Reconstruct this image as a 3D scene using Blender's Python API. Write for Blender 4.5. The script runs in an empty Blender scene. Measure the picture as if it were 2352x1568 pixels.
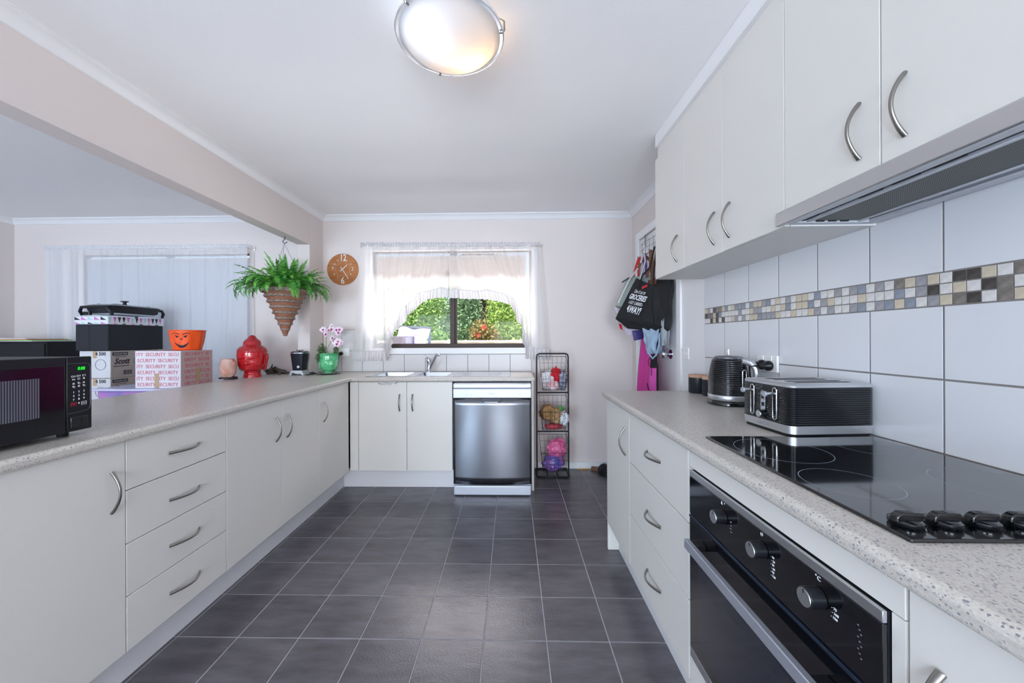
import bpy, bmesh, math, random
from mathutils import Vector, Matrix, Euler, noise as mnoise

# ------------------------------------------------------------------ camera, world, light, exposure
S = bpy.context.scene
COL = S.collection
F, CX, CY, YAW, ROLL, H = 848.04, 1158.13, 777.88, 0.0210, -0.0043, 1.19
cam_d = bpy.data.cameras.new('camera'); cam = bpy.data.objects.new('camera', cam_d); COL.objects.link(cam)
cam_d.sensor_width = 36; cam_d.lens = F / 2352 * 36
cam_d.shift_x = (1176 - CX) / 2352; cam_d.shift_y = -(784 - CY) / 2352
cam_d.clip_start = 0.02; cam_d.clip_end = 200
cam.matrix_world = Matrix.Translation((0, 0, H)) @ Matrix.Rotation(YAW, 4, 'Z') @ Matrix.Rotation(math.pi / 2, 4, 'X') @ Matrix.Rotation(ROLL, 4, 'Z')
S.camera = cam

w = bpy.data.worlds.new('world'); S.world = w; w.use_nodes = True
wn = w.node_tree.nodes; wl = w.node_tree.links
for n in list(wn): wn.remove(n)
wo = wn.new('ShaderNodeOutputWorld'); wb = wn.new('ShaderNodeBackground'); ws = wn.new('ShaderNodeTexSky')
ws.sky_type = 'NISHITA'; ws.sun_disc = False; ws.sun_elevation = math.radians(58); ws.sun_rotation = math.radians(200)
ws.air_density = 1.0; ws.dust_density = 3.0; ws.ozone_density = 1.0
wb.inputs['Strength'].default_value = 0.15
wl.new(ws.outputs['Color'], wb.inputs['Color']); wl.new(wb.outputs['Background'], wo.inputs['Surface'])

def light(name, kind, loc, energy, color, rot=None, size=None, size_y=None, radius=None, angle=None):
    d = bpy.data.lights.new(name, kind); d.energy = energy; d.color = color
    if kind == 'AREA': d.shape = 'RECTANGLE'; d.size = size; d.size_y = size_y
    if radius is not None: d.shadow_soft_size = radius
    if angle is not None: d.angle = angle
    o = bpy.data.objects.new(name, d); COL.objects.link(o); o.location = loc
    if rot: o.rotation_euler = rot
    return o
# sun over the garden (from behind the house, high), daylight from behind as area lights in unseen doorways, tilted up to brighten the ceiling
light('sun', 'SUN', (0, -5, 12), 2.2, (1, .95, .86), rot=(math.radians(38), 0, math.radians(-18)), angle=math.radians(1))
light('daylight_patio_doors', 'AREA', (.25, -4.35, 1.15), 115, (.80, .89, 1.0), rot=(math.radians(142), 0, 0), size=1.6, size_y=2.0)
light('daylight_dining_doors', 'AREA', (-2.75, -4.35, 1.15), 116, (.62, .80, 1.0), rot=(math.radians(125), 0, math.radians(0)), size=1.7, size_y=2.0)
light('daylight_kitchen_window', 'AREA', (-.56, 4.45, 2.75), 30, (1.0, .91, .88), rot=(math.radians(-52), 0, 0), size=2.0, size_y=1.0)

light('added_ceiling_fill', 'AREA', (-.3, 5.6, -.10), 300, (.98, .95, .96), rot=(math.radians(180 + 35), 0, 0), size=4.5, size_y=2.4)  # added area light, unseen below the sill, brightens the ceiling through the window
vs = S.view_settings
vs.view_transform = 'Standard'; vs.look = 'None'; vs.gamma = 1.0; vs.use_curve_mapping = False; vs.exposure = 1.10
S.cycles.diffuse_bounces = 8; S.cycles.max_bounces = 14; S.cycles.transparent_max_bounces = 16

# ------------------------------------------------------------------ helpers
R = math.radians
rnd = random.Random(7)
def at(x, y, X=None, Y=None, Z=None):          # point of the room seen at photo pixel x, y on a plane of the room
    a, b = x - CX, y - CY
    cr, sr = math.cos(ROLL), math.sin(ROLL)
    u, v = a * cr + b * sr, -a * sr + b * cr
    c, s = math.cos(YAW), math.sin(YAW)
    r = Vector((u / F * c - s, u / F * s + c, -v / F))
    k = X / r.x if X is not None else Y / r.y if Y is not None else (Z - H) / r.z
    return Vector((0, 0, H)) + k * r

def lin(h):
    h = h.lstrip('#'); o = []
    for i in (0, 2, 4):
        c = int(h[i:i + 2], 16) / 255
        o.append(c / 12.92 if c <= .04045 else ((c + .055) / 1.055) ** 2.4)
    return (*o, 1)

MATS = {}
def mat(name, col, rough=.5, metal=0., spec=.5, var=0., scale=8., stretch=(1, 1, 1), bump=0., bscale=60., emit=None, es=1., coat=0., alpha=1., trans=0., ior=1.45, col2=None):
    """principled material; var / col2 mix colour by noise, bump gives fine relief"""
    if name in MATS: return MATS[name]
    m = bpy.data.materials.new(name); m.use_nodes = True; MATS[name] = m
    nt = m.node_tree; p = nt.nodes['Principled BSDF']
    c = lin(col) if isinstance(col, str) else col
    p.inputs['Base Color'].default_value = c; p.inputs['Roughness'].default_value = rough
    p.inputs['Metallic'].default_value = metal; p.inputs['Specular IOR Level'].default_value = spec
    p.inputs['Coat Weight'].default_value = coat; p.inputs['Coat Roughness'].default_value = .05
    p.inputs['Alpha'].default_value = alpha; p.inputs['Transmission Weight'].default_value = trans; p.inputs['IOR'].default_value = ior
    if emit: p.inputs['Emission Color'].default_value = lin(emit); p.inputs['Emission Strength'].default_value = es
    if var or col2 or bump:
        tc = nt.nodes.new('ShaderNodeTexCoord'); mp = nt.nodes.new('ShaderNodeMapping'); mp.inputs['Scale'].default_value = stretch
        nt.links.new(tc.outputs['Object'], mp.inputs['Vector'])
    if var or col2:
        n = nt.nodes.new('ShaderNodeTexNoise'); n.inputs['Scale'].default_value = scale; n.inputs['Detail'].default_value = 5
        nt.links.new(mp.outputs['Vector'], n.inputs['Vector'])
        r = nt.nodes.new('ShaderNodeValToRGB'); r.color_ramp.elements[0].position = .3; r.color_ramp.elements[1].position = .7
        if col2: r.color_ramp.elements[0].color = c; r.color_ramp.elements[1].color = lin(col2)
        else:
            r.color_ramp.elements[0].color = tuple(max(0, q * (1 - var)) for q in c[:3]) + (1,)
            r.color_ramp.elements[1].color = tuple(min(1, q * (1 + var)) for q in c[:3]) + (1,)
        nt.links.new(n.outputs['Fac'], r.inputs['Fac']); nt.links.new(r.outputs['Color'], p.inputs['Base Color'])
    if bump:
        n2 = nt.nodes.new('ShaderNodeTexNoise'); n2.inputs['Scale'].default_value = bscale; n2.inputs['Detail'].default_value = 3
        nt.links.new(mp.outputs['Vector'], n2.inputs['Vector'])
        b = nt.nodes.new('ShaderNodeBump'); b.inputs['Strength'].default_value = bump; b.inputs['Distance'].default_value = .004
        nt.links.new(n2.outputs['Fac'], b.inputs['Height']); nt.links.new(b.outputs['Normal'], p.inputs['Normal'])
    return m

def sheer(name, col, through=.45, trl=.5):       # thin cloth: some light passes straight, some scatters through
    m = bpy.data.materials.new(name); m.use_nodes = True; nt = m.node_tree; nt.nodes.clear()
    o = nt.nodes.new('ShaderNodeOutputMaterial'); t = nt.nodes.new('ShaderNodeBsdfTransparent'); d = nt.nodes.new('ShaderNodeBsdfDiffuse'); l = nt.nodes.new('ShaderNodeBsdfTranslucent')
    a = nt.nodes.new('ShaderNodeMixShader'); b = nt.nodes.new('ShaderNodeMixShader')
    d.inputs['Color'].default_value = lin(col); l.inputs['Color'].default_value = lin(col)
    a.inputs[0].default_value = trl; b.inputs[0].default_value = through
    nt.links.new(d.outputs[0], a.inputs[1]); nt.links.new(l.outputs[0], a.inputs[2])
    nt.links.new(a.outputs[0], b.inputs[1]); nt.links.new(t.outputs[0], b.inputs[2]); nt.links.new(b.outputs[0], o.inputs['Surface'])
    return m

def pane_mat(name, tint=(1, 1, 1, 1), refl=.08):
    m = bpy.data.materials.new(name); m.use_nodes = True; nt = m.node_tree; nt.nodes.clear()
    o = nt.nodes.new('ShaderNodeOutputMaterial'); t = nt.nodes.new('ShaderNodeBsdfTransparent'); g = nt.nodes.new('ShaderNodeBsdfGlossy')
    t.inputs['Color'].default_value = tint; g.inputs['Roughness'].default_value = .02
    x = nt.nodes.new('ShaderNodeMixShader'); x.inputs[0].default_value = refl
    nt.links.new(t.outputs[0], x.inputs[1]); nt.links.new(g.outputs[0], x.inputs[2]); nt.links.new(x.outputs[0], o.inputs['Surface'])
    return m

class MB:
    """collects shapes for one mesh"""
    def __init__(s): s.v = []; s.f = []; s.m = []; s.k = 0
    def add(s, vs, fs):
        n = len(s.v); s.v += [tuple(p) for p in vs]
        for f in fs: s.f.append(tuple(n + i for i in f)); s.m.append(s.k)
        return s
    def box(s, x0, x1, y0, y1, z0, z1):
        return s.add([(x0, y0, z0), (x1, y0, z0), (x1, y1, z0), (x0, y1, z0), (x0, y0, z1), (x1, y0, z1), (x1, y1, z1), (x0, y1, z1)],
                     [(3, 2, 1, 0), (4, 5, 6, 7), (0, 1, 5, 4), (1, 2, 6, 5), (2, 3, 7, 6), (3, 0, 4, 7)])
    def prism(s, poly, axis, a, b):             # 2d polygon extruded along axis from a to b
        def p3(u, v, t): return {'x': (t, u, v), 'y': (u, t, v), 'z': (u, v, t)}[axis]
        n = len(poly); vs = [p3(u, v, a) for u, v in poly] + [p3(u, v, b) for u, v in poly]
        fs = [tuple(range(n))[::-1], tuple(range(n, 2 * n))] + [(i, (i + 1) % n, n + (i + 1) % n, n + i) for i in range(n)]
        return s.add(vs, fs)
    def cyl(s, p0, p1, r0, r1=None, n=24, cap=True):
        r1 = r0 if r1 is None else r1; p0, p1 = Vector(p0), Vector(p1); d = (p1 - p0).normalized()
        u = d.orthogonal().normalized(); w_ = d.cross(u)
        vs = []
        for p, r in ((p0, r0), (p1, r1)):
            for i in range(n):
                a = 2 * math.pi * i / n; vs.append(p + u * (r * math.cos(a)) + w_ * (r * math.sin(a)))
        fs = [(i, (i + 1) % n, n + (i + 1) % n, n + i) for i in range(n)]
        if cap: fs += [tuple(range(n))[::-1], tuple(range(n, 2 * n))]
        return s.add(vs, fs)
    def lathe(s, prof, c=(0, 0, 0), n=32, sx=1, sy=1):    # prof: (r, z) pairs, revolved about the vertical
        vs = []; fs = []
        for r, z in prof:
            for i in range(n):
                a = 2 * math.pi * i / n; vs.append((c[0] + r * sx * math.cos(a), c[1] + r * sy * math.sin(a), c[2] + z))
        for j in range(len(prof) - 1):
            for i in range(n):
                k = (i + 1) % n; fs.append((j * n + i, j * n + k, (j + 1) * n + k, (j + 1) * n + i))
        if prof[0][0] > 1e-6: fs.append(tuple(range(n))[::-1])
        if prof[-1][0] > 1e-6: fs.append(tuple((len(prof) - 1) * n + i for i in range(n)))
        return s.add(vs, fs)
    def tube(s, pts, r, n=8, closed=False, flat=1.0, up=None):
        pts = [Vector(p) for p in pts]; L = len(pts); rr = r if isinstance(r, (list, tuple)) else [r] * L
        vs = []; fs = []; pu = None
        for i, p in enumerate(pts):
            if closed: t = pts[(i + 1) % L] - pts[i - 1]
            else: t = pts[min(i + 1, L - 1)] - pts[max(i - 1, 0)]
            t = t.normalized() if t.length > 1e-9 else Vector((0, 0, 1))
            if up is not None: u = Vector(up) - t * t.dot(Vector(up)); u = u.normalized()
            elif pu is None: u = t.orthogonal().normalized()
            else:
                u = pu - t * pu.dot(t); u = u.normalized() if u.length > 1e-6 else t.orthogonal().normalized()
            pu = u; w_ = t.cross(u)
            for k in range(n):
                a = 2 * math.pi * k / n; vs.append(p + u * (rr[i] * flat * math.cos(a)) + w_ * (rr[i] * math.sin(a)))
        for i in range(L if closed else L - 1):
            j = (i + 1) % L
            for k in range(n): q = (k + 1) % n; fs.append((i * n + k, i * n + q, j * n + q, j * n + k))
        if not closed: fs += [tuple(range(n))[::-1], tuple((L - 1) * n + k for k in range(n))]
        return s.add(vs, fs)
    def grid(s, fn, nu, nv, closed_u=False):
        vs = [fn(i / nu, j / nv) for j in range(nv + 1) for i in range(nu + (0 if closed_u else 1))]
        c = nu if closed_u else nu + 1; fs = []
        for j in range(nv):
            for i in range(nu):
                k = (i + 1) % c if closed_u else i + 1
                fs.append((j * c + i, j * c + k, (j + 1) * c + k, (j + 1) * c + i))
        return s.add(vs, fs)
    def cells(s, xs, ys, inside, z0, z1):       # slab made of grid cells (worktops and rims with holes)
        nx, ny = len(xs), len(ys); idx = {}; vs = []; fs = []
        def V(i, j, t):
            if (i, j, t) not in idx: idx[(i, j, t)] = len(vs); vs.append((xs[i], ys[j], (z0, z1)[t]))
            return idx[(i, j, t)]
        ok = lambda i, j: 0 <= i < nx - 1 and 0 <= j < ny - 1 and inside(i, j)
        for i in range(nx - 1):
            for j in range(ny - 1):
                if not ok(i, j): continue
                fs.append((V(i, j, 1), V(i + 1, j, 1), V(i + 1, j + 1, 1), V(i, j + 1, 1)))
                fs.append((V(i, j + 1, 0), V(i + 1, j + 1, 0), V(i + 1, j, 0), V(i, j, 0)))
                for di, dj, a, b in ((-1, 0, (i, j + 1), (i, j)), (1, 0, (i + 1, j), (i + 1, j + 1)), (0, -1, (i, j), (i + 1, j)), (0, 1, (i + 1, j + 1), (i, j + 1))):
                    if not ok(i + di, j + dj): fs.append((V(*a, 0), V(*b, 0), V(*b, 1), V(*a, 1)))
        return s.add(vs, fs)
    def blob(s, c, r, sub=3, amp=.15, fr=3., seed=0):
        bm = bmesh.new(); bmesh.ops.create_icosphere(bm, subdivisions=sub, radius=1)
        rx, ry, rz = (r, r, r) if not isinstance(r, (tuple, list)) else r
        off = Vector((seed * 3.7, seed * 1.3, seed * 2.1)); vs = []
        for v in bm.verts:
            k = 1 + amp * mnoise.noise(v.co * fr + off) + amp * .5 * mnoise.noise(v.co * fr * 2.3 + off)
            vs.append((c[0] + v.co.x * k * rx, c[1] + v.co.y * k * ry, c[2] + v.co.z * k * rz))
        fs = [tuple(q.index for q in f.verts) for f in bm.faces]; bm.free()
        return s.add(vs, fs)
    def mesh(s, name='m', smooth=None):
        me = bpy.data.meshes.new(name); me.from_pydata(s.v, [], s.f); me.validate()
        if any(s.m): me.polygons.foreach_set('material_index', s.m[:len(me.polygons)])
        if smooth:
            me.polygons.foreach_set('use_smooth', [True] * len(me.polygons))
            if smooth < 179: me.set_sharp_from_angle(angle=R(smooth))
        return me
    def build(s, name, material, parent=None, smooth=35, bevel=0, seg=2, solid=0, loc=(0, 0, 0), rot=(0, 0, 0), label=None, recalc=False):
        me = s.mesh(name, smooth)
        if recalc:
            bm = bmesh.new(); bm.from_mesh(me); bmesh.ops.recalc_face_normals(bm, faces=bm.faces); bm.to_mesh(me); bm.free()
        return put(name, me, material, parent, loc, rot, bevel, seg, solid, label)

def put(name, me, material, parent=None, loc=(0, 0, 0), rot=(0, 0, 0), bevel=0, seg=2, solid=0, label=None, scale=None):
    if material is not None and len(me.materials) == 0:
        for m_ in (material if isinstance(material, (list, tuple)) else [material]): me.materials.append(m_)
    o = bpy.data.objects.new(name, me); COL.objects.link(o)
    o.location = loc; o.rotation_euler = rot
    if scale: o.scale = scale
    if parent:
        o.parent = parent; o.matrix_parent_inverse = parent.matrix_basis.inverted()
    if bevel:
        b = o.modifiers.new('bevel', 'BEVEL'); b.width = bevel; b.segments = seg; b.limit_method = 'ANGLE'; b.angle_limit = R(40)
    if solid:
        q = o.modifiers.new('thickness', 'SOLIDIFY'); q.thickness = solid; q.offset = 0
    if label: o['label'] = label
    return o

def tag(o, label, cat, group=None):
    o['label'] = label; o['category'] = cat
    if group: o['group'] = group
    return o
def struct(o, label=None):
    o['kind'] = 'structure'
    if label: o['label'] = label
    return o
def thing(name, label, cat, loc=(0, 0, 0), group=None, rotz=0):
    o = bpy.data.objects.new(name, None); COL.objects.link(o); o.empty_display_size = .05
    o.location = loc; o.rotation_euler = (0, 0, rotz)
    return tag(o, label, cat, group)

def text_mesh(body, size, align='CENTER', extrude=.0004, sx=1., shear=0., spacing=1., line=1., bold=0.):
    cu = bpy.data.curves.new('t', 'FONT'); cu.body = body; cu.size = size; cu.align_x = align; cu.align_y = 'CENTER'
    cu.extrude = extrude; cu.resolution_u = 2; cu.shear = shear; cu.space_character = spacing; cu.space_line = line; cu.offset = bold
    o = bpy.data.objects.new('t', cu); COL.objects.link(o)
    dg = bpy.context.evaluated_depsgraph_get(); me = bpy.data.meshes.new_from_object(o.evaluated_get(dg))
    bpy.data.objects.remove(o); bpy.data.curves.remove(cu)
    if sx != 1.:
        for v in me.vertices: v.co.x *= sx
    me.materials.clear()
    return me
FACE = {'+x': Matrix(((0, 0, 1), (1, 0, 0), (0, 1, 0))), '-x': Matrix(((0, 0, -1), (-1, 0, 0), (0, 1, 0))), '-y': Matrix(((1, 0, 0), (0, 0, -1), (0, 1, 0))), '+z': Matrix.Identity(3)}
def text(name, body, size, loc, face, material, parent, tilt=0., **kw):
    me = text_mesh(body, size, **kw)
    rot = (FACE[face] @ Matrix.Rotation(tilt, 3, 'Z')).to_euler() if isinstance(face, str) else (face @ Matrix.Rotation(tilt, 3, 'Z')).to_euler()
    return put(name, me, material, parent, loc, rot)

# ------------------------------------------------------------------ materials
white_cab = mat('white_cabinet_laminate', '#dedbd5', .38, spec=.4, bump=.02, bscale=400)
white_edge = mat('white_carcass', '#d9d8d6', .5)
kick_m = mat('white_kickboard_laminate', '#dddde0', .4)
wall_m = mat('warm_white_wall_paint', '#d9d0cc', .85, bump=.05, bscale=180)
ceil_m = mat('white_ceiling_paint', '#f0efef', .9, bump=.08, bscale=140)
trim_m = mat('white_gloss_trim', '#e9e9ea', .45)
steel = mat('brushed_steel', '#d0d2d6', .38, 1.0, bump=.02, bscale=300)
satin = mat('satin_nickel_handle', '#9a9690', .3, 1.0)
chrome = mat('chrome', '#d8dade', .08, 1.0)
black_gloss = mat('black_gloss', '#0b0c10', .08, spec=.6, coat=.5)
black_plastic = mat('black_plastic', '#15161b', .32)
black_matt = mat('black_matt', '#141519', .7)
black_metal = mat('black_powdercoat', '#16171a', .5)
white_plastic = mat('white_plastic', '#ecebea', .35)
silver_plastic = mat('silver_plastic', '#b4b8c2', .35, .6)
grey_print = mat('grey_print', '#8a8c93', .6)
white_print = mat('white_print', '#e9ebf0', .6)
grout_m = mat('grey_grout', '#85807e', .9)
floor_grout_m = mat('pale_floor_grout', '#a5a3a8', .8)
brown_alu = mat('brown_aluminium', '#34241c', .45, .2)
glass_pane = pane_mat('window_glass', (1, 1, 1, 1), .004)
def nodes(m): return m.node_tree.nodes, m.node_tree.links, m.node_tree.nodes['Principled BSDF']

def laminate_mat():                              # pale grey-beige stone-look laminate with small dark flakes
    m = mat('speckled_laminate_worktop', '#c9c5c0', .3, spec=.45); n, l, p = nodes(m)
    tc = n.new('ShaderNodeTexCoord')
    v = n.new('ShaderNodeTexVoronoi'); v.inputs['Scale'].default_value = 330; v.inputs['Randomness'].default_value = 1
    mp = n.new('ShaderNodeMapping'); mp.inputs['Scale'].default_value = (1, .8, 1)
    l.new(tc.outputs['Object'], mp.inputs['Vector']); l.new(mp.outputs['Vector'], v.inputs['Vector'])
    sep = n.new('ShaderNodeSeparateColor'); l.new(v.outputs['Color'], sep.inputs[0])
    r = n.new('ShaderNodeValToRGB'); r.color_ramp.interpolation = 'CONSTANT'; e = r.color_ramp.elements
    e[0].position = 0; e[0].color = lin('#85838a'); e[1].position = .10; e[1].color = lin('#a8a3a2')
    for pos, c in ((.24, '#c4bdb5'), (.50, '#cfc9c0'), (.76, '#b9b2aa'), (.9, '#d3cdc5')):
        q = e.new(pos); q.color = lin(c)
    l.new(sep.outputs[0], r.inputs['Fac'])
    d = n.new('ShaderNodeMath'); d.operation = 'LESS_THAN'; d.inputs[1].default_value = .50; l.new(v.outputs['Distance'], d.inputs[0])
    mx = n.new('ShaderNodeMix'); mx.data_type = 'RGBA'; mx.inputs[6].default_value = lin('#c9c3ba')
    l.new(d.outputs[0], mx.inputs[0]); l.new(r.outputs['Color'], mx.inputs[7]); l.new(mx.outputs[2], p.inputs['Base Color'])
    return m
worktop_m = laminate_mat()

def floor_tile_mat():
    m = mat('dark_slate_look_tile', '#4a4645', .25, spec=.8); n, l, p = nodes(m)
    tc = n.new('ShaderNodeTexCoord'); oi = n.new('ShaderNodeObjectInfo')
    ad = n.new('ShaderNodeVectorMath'); ad.operation = 'ADD'; l.new(tc.outputs['Object'], ad.inputs[0])
    cb = n.new('ShaderNodeCombineXYZ'); mu = n.new('ShaderNodeMath'); mu.operation = 'MULTIPLY'; mu.inputs[1].default_value = 37
    l.new(oi.outputs['Random'], mu.inputs[0])
    for i in range(3): l.new(mu.outputs[0], cb.inputs[i])
    l.new(cb.outputs[0], ad.inputs[1])
    mp = n.new('ShaderNodeMapping'); mp.inputs['Scale'].default_value = (3, 11, 5); l.new(ad.outputs[0], mp.inputs['Vector'])
    a = n.new('ShaderNodeTexNoise'); a.inputs['Scale'].default_value = 1.6; a.inputs['Detail'].default_value = 7; a.inputs['Roughness'].default_value = .6
    l.new(mp.outputs[0], a.inputs['Vector'])
    r = n.new('ShaderNodeValToRGB'); e = r.color_ramp.elements
    e[0].position = .3; e[0].color = lin('#4c494e'); e[1].position = .72; e[1].color = lin('#67646b')
    l.new(a.outputs['Fac'], r.inputs['Fac'])
    hv = n.new('ShaderNodeHueSaturation'); mr = n.new('ShaderNodeMapRange'); mr.inputs[3].default_value = .86; mr.inputs[4].default_value = 1.12
    l.new(oi.outputs['Random'], mr.inputs[0]); l.new(mr.outputs[0], hv.inputs['Value']); l.new(r.outputs['Color'], hv.inputs['Color']); l.new(hv.outputs[0], p.inputs['Base Color'])
    b = n.new('ShaderNodeBump'); b.inputs['Strength'].default_value = .25; b.inputs['Distance'].default_value = .002
    t = n.new('ShaderNodeTexNoise'); t.inputs['Scale'].default_value = 120; l.new(tc.outputs['Object'], t.inputs['Vector']); l.new(t.outputs['Fac'], b.inputs['Height']); l.new(b.outputs[0], p.inputs['Normal'])
    return m
floor_tile_m = floor_tile_mat()
wall_tile_m = mat('white_glazed_wall_tile', '#dcdee1', .16, spec=.5, var=.015, scale=3)
back_tile_m = mat('grey_white_wall_tile', '#d0cdcc', .3, var=.015, scale=3)
MOS = {'W': mat('white_marble_mosaic', '#d9d6d2', .3, var=.12, scale=60), 'C': mat('cream_stone_mosaic', '#cbbfa8', .35, var=.1, scale=50),
       'G': mat('grey_stone_mosaic', '#9b9a9e', .3, var=.16, scale=60), 'D': mat('dark_marble_mosaic', '#46423f', .3, var=.5, scale=45),
       'B': mat('blue_grey_stone_mosaic', '#8b93a0', .25, var=.15, scale=50), 'T': mat('taupe_marble_mosaic', '#7d766f', .3, var=.35, scale=50)}

CEIL, XR, YB, XL, XD = 2.335, 1.103, 3.40, -1.754, -4.71
T = .892                                          # worktop height
YN = -4.50                                        # wall behind the camera

# ------------------------------------------------------------------ room shell
fl = struct(MB().box(XD, XR, YN, YB, -.08, -.0015).build('floor', floor_grout_m), 'kitchen and dining floor under dark square tiles')
TP, TX, TY = .2469, -1.1036, 2.938
tme = {}
def floor_tile(x0, x1, y0, y1):
    k = (round(x1 - x0, 3), round(y1 - y0, 3)); hx, hy = k[0] / 2, k[1] / 2
    if k not in tme:
        b = MB(); e = .0012
        b.add([(-hx, -hy, -.0015), (hx, -hy, -.0015), (hx, hy, -.0015), (-hx, hy, -.0015), (-hx + e, -hy + e, 0), (hx - e, -hy + e, 0), (hx - e, hy - e, 0), (-hx + e, hy - e, 0)],
              [(4, 5, 6, 7), (0, 1, 5, 4), (1, 2, 6, 5), (2, 3, 7, 6), (3, 0, 4, 7)])
        tme[k] = b.mesh('tile')
    return put('tile', tme[k], floor_tile_m, fl, ((x0 + x1) / 2, (y0 + y1) / 2, 0))
g = .0022
for i in range(-2, 9):
    for j in range(-2, 15):
        x0, x1 = max(TX + i * TP, -1.42), min(TX + (i + 1) * TP, XR); y1, y0 = min(TY - j * TP, YB), TY - (j + 1) * TP
        if x1 - x0 > .02 and y1 - y0 > .02: floor_tile(x0 + g, x1 - g, y0 + g, y1 - g)

def holes_wall(axis, c0, c1, a0, a1, z0, z1, holes):    # wall slab between planes c0..c1 with rectangular openings (a0,a1,z0,z1)
    aa = sorted({a0, a1, *[h[0] for h in holes], *[h[1] for h in holes]}); zz = sorted({z0, z1, *[h[2] for h in holes], *[h[3] for h in holes]})
    inside = lambda i, j: not any(h[0] - 1e-6 <= aa[i] and aa[i + 1] <= h[1] + 1e-6 and h[2] - 1e-6 <= zz[j] and zz[j + 1] <= h[3] + 1e-6 for h in holes)
    b = MB().cells(aa, zz, inside, c0, c1)
    b.v = [(p[0], p[2], p[1]) if axis == 'y' else (p[2], p[0], p[1]) for p in b.v]
    return b
KW = (-1.30, .18, 1.108, 2.010); DW = (-4.09, -2.45, .95, 2.005)
wb_ = struct(holes_wall('y', YB, YB + .12, XD - .12, XR + .12, 0, CEIL, [KW, DW]).build('wall_back', wall_m, recalc=True), 'warm white back wall with the sink window and the dining window')
DR = (2.47, 3.205, 0, 2.035)
wr_ = struct(holes_wall('x', XR, XR + .12, YN - .12, YB, 0, CEIL, [DR]).build('wall_right', wall_m, recalc=True), 'warm white wall behind the cooking bench')
struct(MB().box(XD - .12, XD, YN - .12, YB, 0, CEIL).build('wall_left', wall_m), 'far wall of the dining side')
struct(holes_wall('y', YN - .12, YN, XD, XR, 0, CEIL, [(-3.6, -1.9, .05, 2.15), (-.55, 1.05, .05, 2.15)]).build('wall_rear', wall_m, recalc=True), 'rear wall with two glazed door openings')
struct(MB().box(XD - .12, XR + .12, YN - .12, YB + .12, CEIL, CEIL + .1).build('ceiling', ceil_m), 'flat white painted ceiling')
dv = MB().box(-1.861, XL, YN, 3.17, 2.016, CEIL).box(-1.861, XL, 3.17, YB, T, CEIL)
struct(dv.build('wall_divider', wall_m, bevel=.002), 'dropped beam and short wall stub between kitchen and dining side')
# cove cornices
def cornice(name, axis, fixed, a, b, side, p=.058, d=.048):
    prof = [(0, 0), (0, -d), (.006, -d), (.012, -d + .004), (.022, -.022), (p - .012, -.010), (p - .006, -.008), (p - .006, -.004), (p, -.004), (p, 0)]
    m_ = MB()
    m_.prism([(fixed + side * u, CEIL + v) for u, v in prof], axis, a, b)
    return struct(m_.build(name, trim_m, smooth=50, recalc=True), 'white cove cornice along the ceiling')
cornice('trim_1', 'x', YB, XL, XR, -1); cornice('trim_2', 'y', XL, YN, YB, 1); cornice('trim_3', 'y', XR, 2.10, YB, -1)
cornice('trim_4', 'x', YB, XD, -1.861, -1); cornice('trim_5', 'y', XD, YN, YB, 1)
bb = MB().box(.20, XR - .001, YB - .014, YB, .0, .055).box(.20, XR - .001, YB - .02, YB, .055, .064)
struct(bb.build('baseboard_back', trim_m, bevel=.002), 'white skirting board on the back wall beside the wire rack')

# ------------------------------------------------------------------ kitchen window
w1 = struct(MB().cells([KW[0], KW[0] + .016, KW[1] - .016, KW[1]], [KW[2], KW[2] + .04, KW[3] - .012, KW[3]], lambda i, j: not (i == 1 and j == 1), 0, .045).build('window_1', brown_alu, recalc=True), 'brown aluminium sliding window above the sink')
for v in w1.data.vertices: v.co = Vector((v.co.x, YB + .05 + v.co.z, v.co.y))
MB().box(-.578, -.535, YB + .045, YB + .09, KW[2] + .04, KW[3] - .012).box(-.535, -.515, YB + .06, YB + .085, KW[2] + .04, KW[3] - .012).build('mullion', brown_alu, w1, bevel=.002)
MB().box(-.585, -.565, YB + .036, YB + .046, 1.50, 1.55).build('latch', black_plastic, w1, bevel=.002)
MB().box(KW[0] + .016, -.56, YB + .070, YB + .074, KW[2] + .04, KW[3] - .012).build('pane', glass_pane, w1)
MB().box(-.54, KW[1] - .016, YB + .078, YB + .082, KW[2] + .04, KW[3] - .012).build('pane', glass_pane, w1)
MB().box(-1.36, .235, YB - .016, YB + .05, 1.052, 1.108).build('sill', trim_m, w1, bevel=.004)
aw = MB().cells([KW[0] - .055, KW[0], KW[1], KW[1] + .055], [KW[2], KW[3], KW[3] + .055], lambda i, j: not (i == 1 and j == 0), 0, .014)
aw.v = [(p_[0], YB - .0005 - p_[2], p_[1]) for p_ in aw.v]
aw.build('architrave', trim_m, w1, recalc=True)
# dining window
w2 = struct(MB().cells([DW[0], DW[0] + .016, -3.29, -3.25, DW[1] - .016, DW[1]], [DW[2], DW[2] + .035, DW[3] - .010, DW[3]], lambda i, j: not (i in (1, 3) and j == 1), 0, .045).build('window_2', brown_alu, recalc=True), 'dining window behind the sheer curtain')
for v in w2.data.vertices: v.co = Vector((v.co.x, YB + .05 + v.co.z, v.co.y))
for a, b in ((DW[0] + .016, -3.29), (-3.25, DW[1] - .016)):
    MB().box(a, b, YB + .070, YB + .074, DW[2] + .035, DW[3] - .01).build('pane', glass_pane, w2)

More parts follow.
